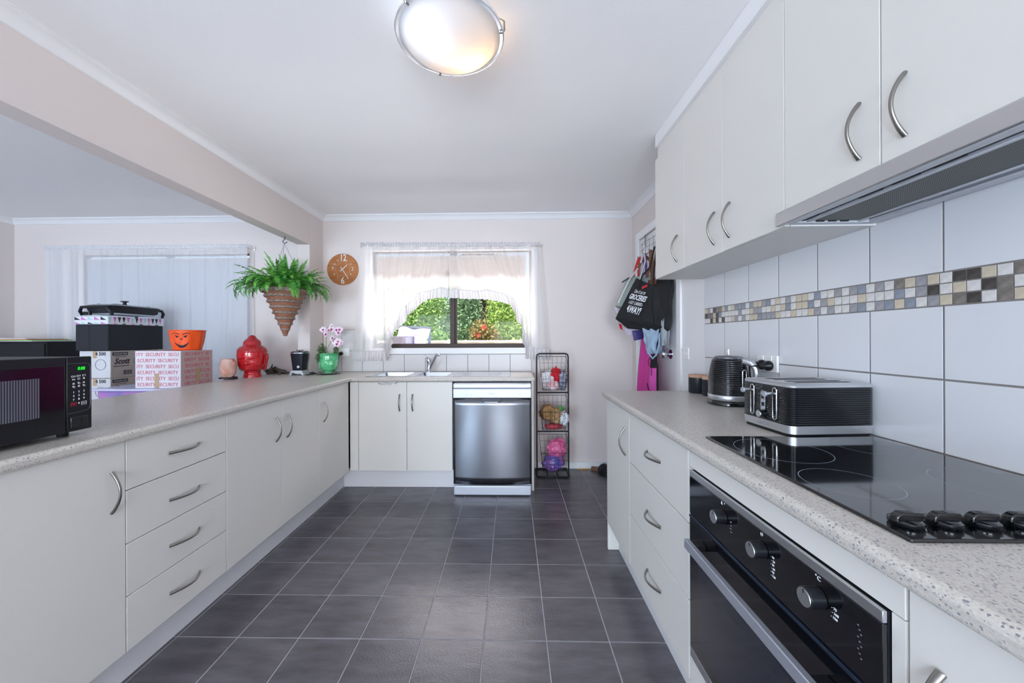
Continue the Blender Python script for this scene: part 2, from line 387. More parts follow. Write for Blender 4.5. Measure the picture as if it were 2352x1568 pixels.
# ------------------------------------------------------------------ door in the right wall
d1 = struct(MB().box(XR + .008, XR + .045, DR[0] + .004, DR[1] - .004, .006, DR[3] - .004).build('door_1', mat('white_door_enamel', '#e3e3e4', .4), bevel=.001), 'white flush door hung with shopping bags')
ar = MB().cells([DR[0] - .06, DR[0], DR[1], DR[1] + .06], [0, DR[3], DR[3] + .06], lambda i, j: not (i == 1 and j == 0), 0, .016)
ar.v = [(XR - p[2], p[0], p[1]) for p in ar.v]
struct(ar.build('trim_6', trim_m, bevel=.003, recalc=True), 'white architrave around the side door')
dk = MB().cyl((XR + .008, 2.60, 1.078), (XR + .001, 2.60, 1.078), .033).cyl((XR + .001, 2.60, 1.078), (XR - .03, 2.60, 1.078), .011)
dk.build('door_rose', chrome, d1, bevel=.002)
kb = MB(); kb.lathe([(.011, -.012), (.02, 0), (.028, .012), (.029, .022), (.024, .034), (.012, .041), (0, .042)]); kb.v = [(XR - .026 - z, 2.60 + x, 1.078 + y) for x, y, z in kb.v]
kb.build('door_knob', chrome, d1, smooth=60, recalc=True)

struct(MB().box(XR - .004, XR - .0002, 2.123, DR[0] - .061, 0, 2.05).build('trim_7', trim_m), 'white cover panel between the door architrave and the splashback')
# ------------------------------------------------------------------ splashback of the cooking bench
sp = struct(MB().box(XR - .0058, XR, .30, 2.122, T, 1.545).build('wall_splashback', grout_m), 'white tiled splashback with a stone mosaic band')
def wall_tile(y0, y1, z0, z1, material, parent, th=.0045, g=.0019, e=.0008, cache={}):
    k = (round(y1 - y0 - 2 * g, 4), round(z1 - z0 - 2 * g, 4), material.name, th)
    if k not in cache:
        a, b = k[0] / 2, k[1] / 2
        cache[k] = MB().add([(0, -a, -b), (0, a, -b), (0, a, b), (0, -a, b), (-th, -a + e, -b + e), (-th, a - e, -b + e), (-th, a - e, b - e), (-th, -a + e, b - e)],
                            [(4, 7, 6, 5), (0, 4, 5, 1), (1, 5, 6, 2), (2, 6, 7, 3), (3, 7, 4, 0)]).mesh('tile')
    return put('tile', cache[k], material, parent, (XR - .0025, (y0 + y1) / 2, (z0 + z1) / 2))
gy = [2.122] + [1.927 - .1932 * i for i in range(9)]
for a, b in zip(gy[1:], gy[:-1]):
    if a < .36: break
    for z0, z1 in ((T, 1.081), (1.081, 1.270), (1.354, 1.545)): wall_tile(a, b, z0, z1, wall_tile_m, sp)
MR = {0: 'WGWTCGCWDDCWT', 1: 'WWWBWGDWCWDTW', 2: 'WGBCBWGCTDWTC'}
pitch = .0281; r2 = random.Random(3)
for k in range(60):
    for row in range(3):
        if 34 <= k < 47: c = MR[row][k - 34]
        elif k < 8: c = r2.choice('WWWCDGBTD')
        elif k < 34: c = r2.choice('WWWCCGGBBWC')
        else: c = r2.choice('WCTDDGW')
        y1 = 2.122 - k * pitch; z1 = 1.354 - row * .028
        wall_tile(y1 - pitch, y1, z1 - .028, z1, MOS[c], sp, th=.0048, g=.0009, e=.0008)

# back wall tiles under and beside the sink window
bt = struct(MB().box(-1.754, .178, YB - .007, YB, T, 1.050).box(-1.578, -1.36, YB - .007, YB, 1.05, 1.281).build('wall_sink_splashback', grout_m), 'grey white tile row behind the sink')
def back_tile(x0, x1, z0, z1):
    g_, e, th = .0013, .0015, .006; a, b = x0 + g_, x1 - g_; c, d = z0 + g_, z1 - g_; y = YB - .0025
    return MB().add([(a, y, c), (b, y, c), (b, y, d), (a, y, d), (a + e, y - th, c + e), (b - e, y - th, c + e), (b - e, y - th, d - e), (a + e, y - th, d - e)],
                    [(4, 5, 6, 7), (0, 1, 5, 4), (1, 2, 6, 5), (2, 3, 7, 6), (3, 0, 4, 7)]).build('tile', back_tile_m, bt)
tx = [-1.754, -1.578] + [-1.386 + .1955 * i for i in range(8)] + [.178]
for a, b in zip(tx[:-1], tx[1:]): back_tile(a, b, T, 1.050 if a > -1.4 else 1.084)
back_tile(-1.578, -1.386, 1.084, 1.281)
# ------------------------------------------------------------------ cabinets
hb = MB(); hp = []
for i in range(17):
    t = i / 16; z = (t - .5) * .132; hp.append((.001 + .029 * math.sin(math.pi * t) ** .85, 0, z))
hb.tube(hp, [.0046 - .0012 * math.sin(math.pi * i / 16) for i in range(17)], n=10, up=(0, 1, 0), flat=1.25)
HANDLE = hb.mesh('handle', 60)
RUN = {'L': ('x', -1.285, 1, 0.), 'R': ('x', .535, -1, math.pi), 'U': ('x', .825, -1, math.pi), 'B': ('y', 2.895, -1, -math.pi / 2)}
def rbox(b, run, a0, a1, d0, d1, z0, z1):        # a along the run, d outward from the front plane
    ax, c, s, _ = RUN[run]; lo, hi = sorted((c + s * d0, c + s * d1))
    return b.box(lo, hi, a0, a1, z0, z1) if ax == 'x' else b.box(a0, a1, lo, hi, z0, z1)
def rpos(run, a, d, z):
    ax, c, s, _ = RUN[run]; return (c + s * d, a, z) if ax == 'x' else (a, c + s * d, z)
def handle(run, a, z, parent, horiz=False):
    rz = RUN[run][3]; e = (Matrix.Rotation(rz, 3, 'Z') @ (Matrix.Rotation(math.pi / 2, 3, 'X') if horiz else Matrix.Identity(3))).to_euler()
    return put('handle', HANDLE, satin, parent, rpos(run, a, 0, z), e)
def cabinet(name, label, run, a0, a1, z0, z1, depth, fronts, group=None, cat='cabinet', shell=None):
    t = thing(name, label, cat, rpos(run, (a0 + a1) / 2, -depth / 2, z0), group)
    b = MB(); rbox(b, run, a0 + .001, a1 - .001, -depth, -.019, z0, z1)
    (shell or b).build('carcass', white_edge, t)
    for nm, f0, f1, q0, q1, hd in fronts:
        g_ = .0016
        d = rbox(MB(), run, f0 + g_, f1 - g_, -.017, 0, q0 + g_, q1 - g_).build(nm, white_cab, t, bevel=.0012)
        if hd: handle(run, hd[0], hd[1], d, nm == 'drawer_front')
    return t
Z0, Z1 = .152, .858
cabinet('base_cabinet', 'white base cabinet with a single wide door below the microwave', 'L', .55, 1.200, Z0, Z1, .50, [('door', .55, 1.200, Z0, Z1, (1.156, .702))])
cabinet('drawer_unit', 'white peninsula unit with four drawers and bow handles', 'L', 1.200, 1.632, Z0, Z1, .50,
        [('drawer_front', 1.200, 1.632, a, b, (1.42, h)) for a, b, h in ((.690, Z1, .768), (.512, .690, .592), (.337, .512, .420), (Z0, .337, .242))], cat='drawers')
cabinet('base_cabinet', 'white two-door peninsula cabinet beside the four-drawer unit', 'L', 1.632, 2.431, Z0, Z1, .50, [('door', 1.632, 2.034, Z0, Z1, (1.982, .703)), ('door', 2.034, 2.431, Z0, Z1, (2.079, .701))])
cabinet('corner_cabinet', 'narrow white corner cabinet where peninsula meets sink bench', 'L', 2.431, 2.872, Z0, Z1, .50, [('door', 2.431, 2.872, Z0, Z1, (2.488, .697))])
sk = MB(); rbox(sk, 'B', -1.262, -.472, -.48, -.019, Z0, .66); rbox(sk, 'B', -1.262, -.472, -.06, -.019, .66, .855)
cabinet('sink_cabinet', 'white two-door cabinet below the steel sink', 'B', -1.285, -.470, Z0, .855, .48,
        [('filler_panel', -1.285, -1.216, Z0, .855, None), ('door', -1.216, -.832, Z0, .855, (-.888, .690)), ('door', -.832, -.470, Z0, .855, (-.785, .690))], shell=sk)
tag(rbox(MB(), 'B', .150, .168, -.49, 0, 0, .858).build('end_panel', white_cab, bevel=.001), 'white end panel beside the dishwasher and wire rack', 'panel')
# cooking side
cabinet('base_cabinet', 'narrow white base cabinet at the free end of the cooking bench', 'R', 1.702, 2.092, Z0, Z1, .545, [('door', 1.702, 2.092, Z0, Z1, (1.757, .704))])
cabinet('drawer_unit', 'white unit with three deep drawers beside the oven', 'R', 1.128, 1.702, Z0, Z1, .545,
        [('drawer_front', 1.135, 1.702, a, b, (1.41, h)) for a, b, h in ((.626, Z1, .742), (.392, .626, .506), (Z0, .392, .273))], cat='drawers')
cabinet('base_cabinet', 'white base cabinet beside the oven below the hob knobs', 'R', -.10, .512, Z0, Z1, .545, [('door', -.10, .512, Z0, Z1, (.472, .705))])
tag(MB().box(.537, 1.10, 2.093, 2.110, 0, .858).build('end_panel', white_cab, bevel=.001), 'white end panel closing the cooking bench by the side door', 'panel')
oh = thing('oven_housing', 'white surround panels framing the built-in oven', 'cabinet', (.80, .82, Z0))
rbox(MB(), 'R', .515, 1.127, -.014, 0, .803, Z1).build('top_panel', white_cab, oh, bevel=.001)
rbox(MB(), 'R', .515, 1.127, -.014, 0, Z0, .238).build('bottom_panel', white_cab, oh, bevel=.001)
rbox(MB(), 'R', 1.110, 1.127, -.545, 0, .239, .802).build('side_panel', white_cab, oh)
rbox(MB(), 'R', .515, .533, -.545, 0, .239, .802).build('side_panel', white_cab, oh)
# kickboards
tag(MB().box(-1.381, -1.365, .2, 2.978, 0, .150).build('kickboard', kick_m), 'white recessed kickboard below the peninsula cabinets', 'kickboard')
tag(MB().box(-1.364, -.470, 2.962, 2.978, 0, .150).build('kickboard', kick_m), 'white recessed kickboard below the sink cabinet', 'kickboard')
tag(MB().box(.596, .612, -.1, 2.092, 0, .150).build('kickboard', kick_m), 'white recessed kickboard below the cooking bench', 'kickboard')
tag(MB().box(-1.86, -1.80, -.1, 3.395, 0, .858).build('peninsula_back_panel', white_cab), 'white back panel of the peninsula on the dining side', 'panel')
# worktops
SX0, SX1, SY0, SY1 = -1.135, -.505, 2.935, 3.275
xs, ys = [-2.135, -1.262, SX0, SX1, .178], [-.10, 2.862, SY0, SY1, YB - .0005]
wt = MB().cells(xs, ys, lambda i, j: (i == 0 or j >= 1) and not (i == 2 and j == 2), .8585, T).build('worktop', worktop_m, bevel=.0125, seg=4, smooth=50)
tag(wt, 'speckled pale laminate worktop running from the peninsula round to the sink', 'worktop')
tag(MB().box(.510, XR - .0005, -.10, 2.120, .8585, T).build('worktop', worktop_m, bevel=.0125, seg=4, smooth=50), 'speckled pale laminate worktop carrying the hob and toaster', 'worktop')
# wall cabinets
UZ, UT = 1.525, 2.208
def upper(label, a0, a1, z0, fronts):
    return cabinet('wall_cabinet', label, 'U', a0, a1, z0 + .001, UT, .277, fronts)
upper('single-door white wall cabinet nearest the side door', 1.783, 2.137, UZ, [('door', 1.783, 2.137, UZ, UT, (1.855, 1.636))])
upper('white two-door wall cabinet above the kettle and toaster', 1.133, 1.783, UZ, [('door', 1.458, 1.783, UZ, UT, (1.518, 1.635)), ('door', 1.133, 1.458, UZ, UT, (1.413, 1.636))])
upper('shorter white two-door wall cabinet above the range hood', .551, 1.133, 1.568, [('door', .842, 1.133, 1.568, UT, (.892, 1.677)), ('door', .551, .842, 1.568, UT, (.790, 1.677))])
bk = MB().box(.833, 1.1, .30, 2.115, UT + .001, 2.262)
tag(bk.build('filler_strip', white_cab), 'recessed white filler strip above the wall cabinets', 'panel')
tag(MB().box(.812, 1.1, .30, 2.100, 2.262, CEIL - .0005).build('pelmet', trim_m, bevel=.002), 'white boxed pelmet closing wall cabinets to the ceiling', 'trim')

# ------------------------------------------------------------------ range hood
hd = thing('range_hood', 'slimline steel range hood slung below the wall cabinets', 'range hood', (.95, .85, UZ))
fr = MB().box(.803, .820, .551, 1.142, 1.526, 1.567); fr.build('front_rail', steel, hd, bevel=.004, seg=3)
MB().box(.822, 1.085, .553, 1.131, 1.540, 1.566).build('tray', mat('hood_grey_enamel', '#8f949c', .4, .3), hd)
lg = mat('hood_light_grey', '#c3c7ce', .4)
MB().box(.822, .846, .553, 1.131, 1.530, 1.5395).build('front_lip', lg, hd, bevel=.002)
MB().box(1.055, 1.085, .553, 1.131, 1.530, 1.5395).build('rear_lip', lg, hd, bevel=.002)
MB().box(.846, 1.055, 1.112, 1.131, 1.530, 1.5395).build('side_lip', lg, hd)
MB().box(.872, .884, .56, 1.112, 1.531, 1.5395).build('filter_rail', lg, hd, bevel=.002)
MB().box(1.02, 1.030, .56, 1.112, 1.531, 1.5395).build('filter_rail', lg, hd, bevel=.002)
fm = mat('grease_filter_mesh', '#6f706e', .5, .7); n, l, p = nodes(fm)
ck = n.new('ShaderNodeTexChecker'); ck.inputs['Scale'].default_value = 420; ck.inputs['Color1'].default_value = lin('#7f807e'); ck.inputs['Color2'].default_value = lin('#4c4d4d')
tc = n.new('ShaderNodeTexCoord'); l.new(tc.outputs['Object'], ck.inputs['Vector']); l.new(ck.outputs['Color'], p.inputs['Base Color'])
MB().box(.885, 1.019, .56, 1.104, 1.534, 1.5395).build('filter', fm, hd)
for y in (.72, .80, .88, 1.06):
    MB().box(.851, .867, y, y + .055, 1.535, 1.5395).build('vent_slot', black_matt, hd)
for x in (.90, .935, .97):
    MB().box(x, x + .022, 1.106, 1.111, 1.532, 1.5395).build('filter_catch', black_matt, hd)
MB().box(1.034, 1.052, .62, .95, 1.533, 1.5395).build('lamp_lens', mat('dark_lamp_lens', '#4a5060', .2), hd)

# ------------------------------------------------------------------ oven
ov = thing('built_in_oven', 'built-in electric oven with black glass and silver bar handle', 'oven', (.80, .82, .24))
RUN['O'] = ('x', .529, -1, math.pi)
ob = lambda *a: rbox(MB(), 'O', *a)
ob(.537, 1.106, -.50, -.004, .242, .800).build('body', black_matt, ov)
ob(.536, 1.107, -.003, .004, .783, .8005).build('top_trim', steel, ov, bevel=.001)
cp = ob(.536, 1.107, -.003, .004, .672, .782).build('control_panel', black_gloss, ov, bevel=.001)
dg = pane_mat('oven_door_glass')
ob(.536, 1.107, -.003, .004, .278, .664).build('door', black_gloss, ov, bevel=.001)
wi = mat('oven_window_dots', '#171a24', .12, spec=.6, coat=.4); n, l, p = nodes(wi)
tc = n.new('ShaderNodeTexCoord'); wv = n.new('ShaderNodeTexVoronoi'); wv.inputs['Scale'].default_value = 330; wv.inputs['Randomness'].default_value = 0
l.new(tc.outputs['Object'], wv.inputs['Vector']); rp = n.new('ShaderNodeValToRGB'); rp.color_ramp.elements[0].position = .3; rp.color_ramp.elements[0].color = lin('#2c3140'); rp.color_ramp.elements[1].position = .45; rp.color_ramp.elements[1].color = lin('#12141b')
l.new(wv.outputs['Distance'], rp.inputs['Fac']); l.new(rp.outputs['Color'], p.inputs['Base Color'])
ob(.585, 1.058, .0035, .0045, .315, .585).build('door_window', wi, ov)
ob(.536, 1.107, -.003, .004, .250, .2775).build('bottom_trim', steel, ov, bevel=.001)
ob(.54, 1.103, -.003, .008, .6645, .6715).build('door_top_rail', mat('blue_grey_rail', '#39465c', .25, .8), ov, bevel=.001)
hn = ob(.600, 1.045, .036, .050, .604, .630).build('door_handle', silver_plastic, ov, bevel=.002)
for y in (.606, 1.015): rbox(MB(), 'O', y, y + .024, .004, .036, .608, .626).build('handle_post', black_plastic, hn, bevel=.002)
for y in (.930, .787, .644):
    kn = MB().cyl((.525, y, .745), (.499, y, .745), .0175, .0168, 32).build('knob', black_plastic, cp, bevel=.0015)
    MB().cyl((.4995, y, .745), (.4975, y, .745), .0150, .0145, 32).build('knob_cap', steel, kn)
    MB().box(.4968, .4976, y - .0008, y + .0008, .752, .7595).build('pointer', black_matt, kn)
px = .5247
for y, top, side in ((.930, '\u2206  \u00b0', ['/', '-', '-', '-']), (.787, '\u2299', ['10', '20', '30', '60', '90', '120']), (.644, '\u00b0C', ['75', '100', '150'])):
    text('printed_mark', top, .011, (px, y + .003, .776), '-x', white_print, cp)
    for k, s_ in enumerate(side):
        text('printed_mark', '- ' + s_, .0062, (px, y - .029 - .002 * (k % 2), .746 - .0075 * k), '-x', white_print, cp)
vt = MB()
for k in range(9):
    yy = .572 - .006 * (k % 3) * .4; vt.box(.5244, .5249, yy, yy + .0022, .752 - k * .006, .7535 - k * .006)
vt.build('printed_mark', grey_print, cp)

# ------------------------------------------------------------------ hob
hbt = thing('ceramic_hob', 'black ceramic glass hob with four rotary knobs', 'hob', (.82, .83, T))
MB().box(.575, 1.070, .545, 1.113, T, T + .0062).build('glass_top', black_gloss, hbt, bevel=.0025)
ring_m = mat('hob_ring_print', '#8f99a8', .3)
for cx, cy_, r in ((.676, .757, .079), (.698, .975, .104), (.960, 1.005, .083), (.962, .745, .098)):
    m_ = MB().lathe([(r, T + .0063), (r + .0014, T + .0063)], (cx, cy_, 0), 72); m_.f = m_.f[:-2]; m_.m = m_.m[:-2]
    m_.build('cooking_ring', ring_m, hbt)
for i in range(4):
    x = .612 + .0572 * i; c = (x, .588, T + .0065)
    k = MB().lathe([(.0195, 0), (.0212, .003), (.0208, .008), (.0165, .0105), (0, .011)], c, 40).build('knob', black_gloss, hbt, smooth=50)
    g2 = MB(); g2.prism([(x - .0212, c[2] + .005), (x - .0195, c[2] + .015), (x - .012, c[2] + .020), (x + .0205, c[2] + .020), (x + .021, c[2] + .006)], 'y', .581, .594)
    g2.build('grip', black_gloss, k, bevel=.002, seg=3, recalc=True)
    for q in range(9):
        a = math.pi * (1.05 + .11 * q)
        MB().lathe([(0, T + .0064), (.0011, T + .0064)], (x + .0245 * math.cos(a), .588 + .0245 * math.sin(a), 0), 8).build('printed_dot', white_print, k)

# ------------------------------------------------------------------ dishwasher
dwt = thing('dishwasher', 'freestanding stainless steel dishwasher at the end of the sink bench', 'dishwasher', (-.15, 3.08, 0))
MB().box(-.446, .142, 2.822, 3.36, .004, .838).build('body', silver_plastic, dwt)
MB().box(-.449, .144, 2.795, 3.30, .816, .851).build('worktop_lid', mat('dishwasher_silver', '#c3c8d2', .35, .4), dwt, bevel=.006, seg=3)
cpd = MB().box(-.449, .144, 2.793, 2.82, .742, .812).build('control_panel', MATS['dishwasher_silver'], dwt, bevel=.004, seg=3)
ds = mat('dishwasher_steel', '#7d7f85', .22, 1.0, bump=.01, bscale=200)
def dface(u, v):
    x = -.449 + .593 * u; z = .088 + .652 * v
    return (x, 2.806 - .020 * (1 - (2 * u - 1) ** 2) + .006 * v * abs(2 * u - 1) ** 2, z)
dm = MB().grid(dface, 40, 12)
nb = 41
dm.add([(-.449, 2.82, .088), (.144, 2.82, .088), (.144, 2.82, .740), (-.449, 2.82, .740)], [(0, 1, 2, 3)])
dm.build('door', ds, dwt, smooth=60, solid=.002)
hr = MB(); hr.prism([(-.235, .741), (-.232, .722), (-.218, .710), (-.102, .710), (-.088, .722), (-.085, .741)], 'y', 2.780, 2.800)
hr.build('handle_recess', mat('dark_grey_plastic', '#3b3e47', .4), dwt, bevel=.002, recalc=True)  # solid dark grey block marks the handle recess
MB().box(-.21, -.11, 2.777, 2.781, .711, .715).build('handle_label', white_print, dwt)
MB().box(-.447, .142, 2.79, 2.83, .006, .079).build('kick_panel', MATS['dishwasher_silver'], dwt, bevel=.008, seg=3)
text('brand_print', 'baumatic', .013, (-.152, 2.7925, .776), '-y', grey_print, cpd)
for i in range(2):
    for j in range(4): text('printed_mark', '\u2022 -', .010, (-.385 + .024 * i, 2.7925, .797 - .0145 * j), '-y', grey_print, cpd)
for x, r in ((-.345, .006), (-.310, .007), (.060, .010)):
    m_ = MB().lathe([(r, 0), (r + .0012, 0)], (0, 0, 0), 24); m_.f = m_.f[:-2]; m_.m = m_.m[:-2]; m_.v = [(x + a, 2.7925, .768 + b) for a, b, c in m_.v]; m_.build('button', grey_print, cpd)
for x in (-.01, .004, .055, .068): text('printed_mark', '\u2022', .010, (x, 2.7925, .789), '-y', grey_print, cpd)

# ------------------------------------------------------------------ sink and tap
sink_m = mat('sink_stainless', '#c9ccd1', .22, 1.0)
sk_ = thing('sink', 'stainless one and a half bowl sink with drainer under the window', 'sink', (-.6, 3.1, T))
rx = [-1.165, -1.115, -.860, -.775, -.525, -.470, -.065, -.015]; ry = [2.905, 2.945, 3.265, 3.302]
MB().cells(rx, ry, lambda i, j: not (j == 1 and i in (1, 3, 5)), T + .0002, T + .0045).build('rim', sink_m, sk_, bevel=.002, recalc=True)
for a, b, dz in ((rx[1], rx[2], .17), (rx[3], rx[4], .11)):
    y0, y1 = ry[1], ry[2]; i_ = .025
    bo = MB().add([(a, y0, T + .003), (b, y0, T + .003), (b, y1, T + .003), (a, y1, T + .003), (a + i_, y0 + i_, T - dz), (b - i_, y0 + i_, T - dz), (b - i_, y1 - i_, T - dz), (a + i_, y1 - i_, T - dz)],
                  [(4, 5, 6, 7), (0, 1, 5, 4), (1, 2, 6, 5), (2, 3, 7, 6), (3, 0, 4, 7)])
    o_ = bo.build('bowl', sink_m, sk_, bevel=.012, seg=3, smooth=60)
    MB().lathe([(0, T - dz + .001), (.035, T - dz + .002), (.04, T - dz + .001)], ((a + b) / 2, (y0 + y1) / 2, 0), 24).build('drain', chrome, o_)
dn = MB().box(rx[5], rx[6], ry[1], ry[2], T + .0002, T + .0022)
for k in range(8): y = ry[1] + .03 + .037 * k; dn.box(rx[5] + .03, rx[6] - .03, y, y + .012, T + .0022, T + .0040)
dn.build('drainer', sink_m, sk_, bevel=.0008)
tp = thing('mixer_tap', 'chrome single lever mixer tap with raised swivel spout', 'tap', (-.735, 3.284, T + .0045))
bx, by, bz = -.742, 3.284, T + .0045
MB().lathe([(.030, 0), (.030, .008), (.024, .014), (.021, .03), (.021, .085), (.023, .09), (.023, .115), (.018, .124), (0, .126)], (bx, by, bz), 28).build('body', chrome, tp, smooth=50)
MB().tube([(bx, by - .005, bz + .118), (bx - .012, by - .02, bz + .132), (bx - .020, by - .055, bz + .138)], [.008, .007, .006], 10).build('lever', chrome, tp, smooth=60)
spp = [(bx + .012, by - .012, bz + .035), (bx + .045, by - .055, bz + .085), (bx + .085, by - .105, bz + .150), (bx + .098, by - .125, bz + .163), (bx + .112, by - .14, bz + .163), (bx + .118, by - .147, bz + .150)]
MB().tube(spp, [.012, .0115, .011, .011, .0115, .0115], 14).build('spout', chrome, tp, smooth=60)
# over-door towel rail on the sink cabinet
tr = MB().tube([(-1.050, 2.892, .856), (-1.052, 2.880, .848), (-1.035, 2.872, .838), (-.925, 2.872, .838), (-.908, 2.880, .848), (-.910, 2.892, .856)], .003, 8)
tr.box(-1.052, -.908, 2.8925, 2.894, .845, .8565)
tag(tr.build('towel_rail', chrome, smooth=60), 'small steel over-door rail hooked on the sink cabinet door', 'towel rail')
# ------------------------------------------------------------------ toaster (long axis across the bench, levers toward the room)
rib_m = mat('black_ribbed_gloss', '#0e0f14', .13, spec=.6, coat=.4)
tz = T
to = thing('toaster', 'black four-slice toaster with ribbed sides and chrome trim', 'toaster', (.958, 1.232, tz), rotz=0)
TA = R(4)
def rr(w_, d_, r, n=6):                           # rounded rectangle outline
    o = []
    for cx, cy, a0 in ((w_ - r, d_ - r, 0), (-w_ + r, d_ - r, 90), (-w_ + r, -d_ + r, 180), (w_ - r, -d_ + r, 270)):
        for k in range(n + 1): a = R(a0 + 90 * k / n); o.append((cx + r * math.cos(a), cy + r * math.sin(a)))
    return o
def tw(x, y, z): c, s = math.cos(TA), math.sin(TA); return (.949 + x * c - y * s, 1.222 + x * s + y * c, tz + z * 1.06)
def stack(levels, hw, hd, r, cap=True, fn=None, n=6):
    b = MB(); N = 4 * (n + 1)
    for z, off in levels:
        b.v += [(fn or tw)(x, y, z) for x, y in rr(hw + off, hd + off, r + off, n)]
    for j in range(len(levels) - 1):
        for i in range(N): k = (i + 1) % N; b.f.append((j * N + i, j * N + k, (j + 1) * N + k, (j + 1) * N + i)); b.m.append(0)
    if cap: b.f += [tuple(range(N))[::-1], tuple((len(levels) - 1) * N + i for i in range(N))]; b.m += [0, 0]
    return b
lv = []
for k in range(17):
    z = .034 + .0062 * k; lv += [(z, -.0012), (z + .0015, .0010), (z + .0040, .0012), (z + .0056, -.0010)]
stack(lv, .135, .105, .024).build('body', rib_m, to, smooth=50)
stack([(.010, 0), (.033, .001)], .135, .105, .024).build('base_band', steel, to, smooth=50)
stack([(0, -.006), (.010, -.004)], .135, .105, .024).build('foot', black_plastic, to)
stack([(.140, -.001), (.146, 0), (.150, -.004)], .135, .105, .024).build('top_rim', mat('polished_steel', '#d3d6da', .3, .85), to, smooth=50)
for y in (-.058, -.024, .024, .058):
    b = MB(); b.v = [tw(*p) for p in MB().box(-.080, .095, y - .0075, y + .0075, .1485, .1506).v]; b.f = MB().box(0, 1, 0, 1, 0, 1).f; b.m = [0] * 6
    b.build('slot', black_matt, to)
fx = -.1375
def tbox(x0, x1, y0, y1, z0, z1):
    b = MB().box(x0, x1, y0, y1, z0, z1); b.v = [tw(*p) for p in b.v]; return b
for y in (.048, -.048):
    ring = []
    for k in range(24):
        a = 2 * math.pi * k / 24; ring.append(tw(fx, y + .0075 * math.cos(a), .088 + (.0385 if math.sin(a) > 0 else -.0385) + .0075 * math.sin(a)))
    lt = MB().tube(ring, .0022, 6, closed=True).build('lever_track', chrome, to, smooth=60)
    b = MB().cyl(tw(fx + .004, y, .117), tw(fx - .030, y, .117), .0065, .005, 12); b.build('lever', chrome, lt, smooth=60)
    MB().cyl(tw(fx - .029, y, .117), tw(fx - .036, y, .117), .0085, .0085, 14).build('lever_tip', silver_plastic, lt, bevel=.001)
bp = []
for k in range(20):
    a = 2 * math.pi * k / 20; bp.append(tw(fx, .0085 * math.cos(a), .090 + (.022 if math.sin(a) > 0 else -.022) + .0085 * math.sin(a)))
pn = MB().tube(bp, .0018, 6, closed=True).build('button_plate', chrome, to, smooth=60)
for z in (.112, .090, .068): MB().cyl(tw(fx + .003, 0, z), tw(fx - .003, 0, z), .0068, .006, 14).build('button', silver_plastic, pn)
dl = MB().cyl(tw(fx + .003, 0, .050), tw(fx - .016, 0, .050), .014, .013, 24).build('browning_dial', black_gloss, to, bevel=.001)
MB().cyl(tw(fx - .016, 0, .050), tw(fx - .0175, 0, .050), .0105, .010, 24).build('dial_cap', steel, dl)
tf = Matrix.Rotation(TA, 3, 'Z') @ FACE['-x']
text('brand_print', 'Russell Hobbs', .0085, tw(-.1388, 0, .021), tf, grey_print, to)

# ------------------------------------------------------------------ kettle
kt = thing('kettle', 'black ribbed electric kettle with chrome handle', 'kettle', (.972, 1.682, T))
kc = (.972, 1.682, T)
MB().lathe([(.080, 0), (.085, .004), (.085, .016), (.080, .022)], kc, 40).build('power_base', black_gloss, kt, smooth=50)
MB().lathe([(.0805, .023), (.0815, .024), (.0815, .046), (.0805, .047)], kc, 40).build('steel_band', steel, kt, smooth=50)
pf = [(.080, .047)]
for k in range(19):
    z = .048 + .0080 * k; r0 = .0805 - .0165 * max(0, (z - .09) / .11) ** 1.7
    pf += [(r0 - .0015, z), (r0 + .0010, z + .002), (r0 + .0010, z + .0048), (r0 - .0015, z + .0072)]
pf += [(.060, .203), (.057, .206)]
MB().lathe(pf, kc, 48).build('body', rib_m, kt, smooth=50)
lid = MB().lathe([(.056, .204), (.057, .211), (.050, .217), (0, .219)], kc, 40).build('lid', mat('lid_grey', '#8d9097', .25, .8), kt, smooth=50)
MB().box(kc[0] - .004, kc[0] + .004, kc[1] - .006, kc[1] + .006, T + .219, T + .250).build('lid_knob', chrome, lid, bevel=.002)
ha = R(-52); hd_ = Vector((math.cos(ha), math.sin(ha), 0)); hq = lambda r, z: Vector(kc) + hd_ * r + Vector((0, 0, z))
MB().tube([hq(.048, .192), hq(.070, .196), hq(.094, .188), hq(.108, .165), hq(.111, .135), hq(.106, .105), hq(.094, .086), hq(.078, .080)],
          [.014, .016, .015, .012, .010, .010, .010, .008], 14, up=hd_.cross(Vector((0, 0, 1)))).build('handle', mat('polished_steel', '', .1), kt, smooth=70)
gl = MB(); gs = R(-75); gd = Vector((math.cos(gs), math.sin(gs), 0)); gn = gd.cross(Vector((0, 0, 1)))
gp = []
for k in range(24):
    a = 2 * math.pi * k / 24; gp.append(Vector(kc) + gd * .084 + gn * (.010 * math.cos(a)) + Vector((0, 0, .115 + (.035 if math.sin(a) > 0 else -.035) + .010 * math.sin(a))))
MB().tube(gp, .0025, 8, closed=True).build('water_gauge', chrome, kt, smooth=60)
text('brand_print', 'Russell', .007, (.972 - .075, 1.682 - .0345, T + .035), FACE['-y'] @ Matrix.Rotation(R(-62), 3, 'Y'), grey_print, kt)
# canisters
can_m = mat('satin_black_canister', '#23262c', .35); lid_wood = mat('pale_wood_lid', '#c79c80', .55, var=.12, scale=30)
for c, h, lb in (((1.012, 2.035), .084, 'black canister with wooden lid standing against the wall end'), ((1.030, 1.925), .084, 'black canister with wooden lid tucked beside the kettle')):
    t = thing('canister', lb, 'canister', (*c, T), 'black canisters on the bench')
    MB().lathe([(.042, 0), (.046, .004), (.046, h), (.044, h)], (*c, T), 32).build('body', can_m, t, smooth=50)
    MB().lathe([(.0465, h + .0005), (.0475, h + .002), (.0475, h + .013), (.0455, h + .0155), (0, h + .0155)], (*c, T), 32).build('lid', lid_wood, t, smooth=50)
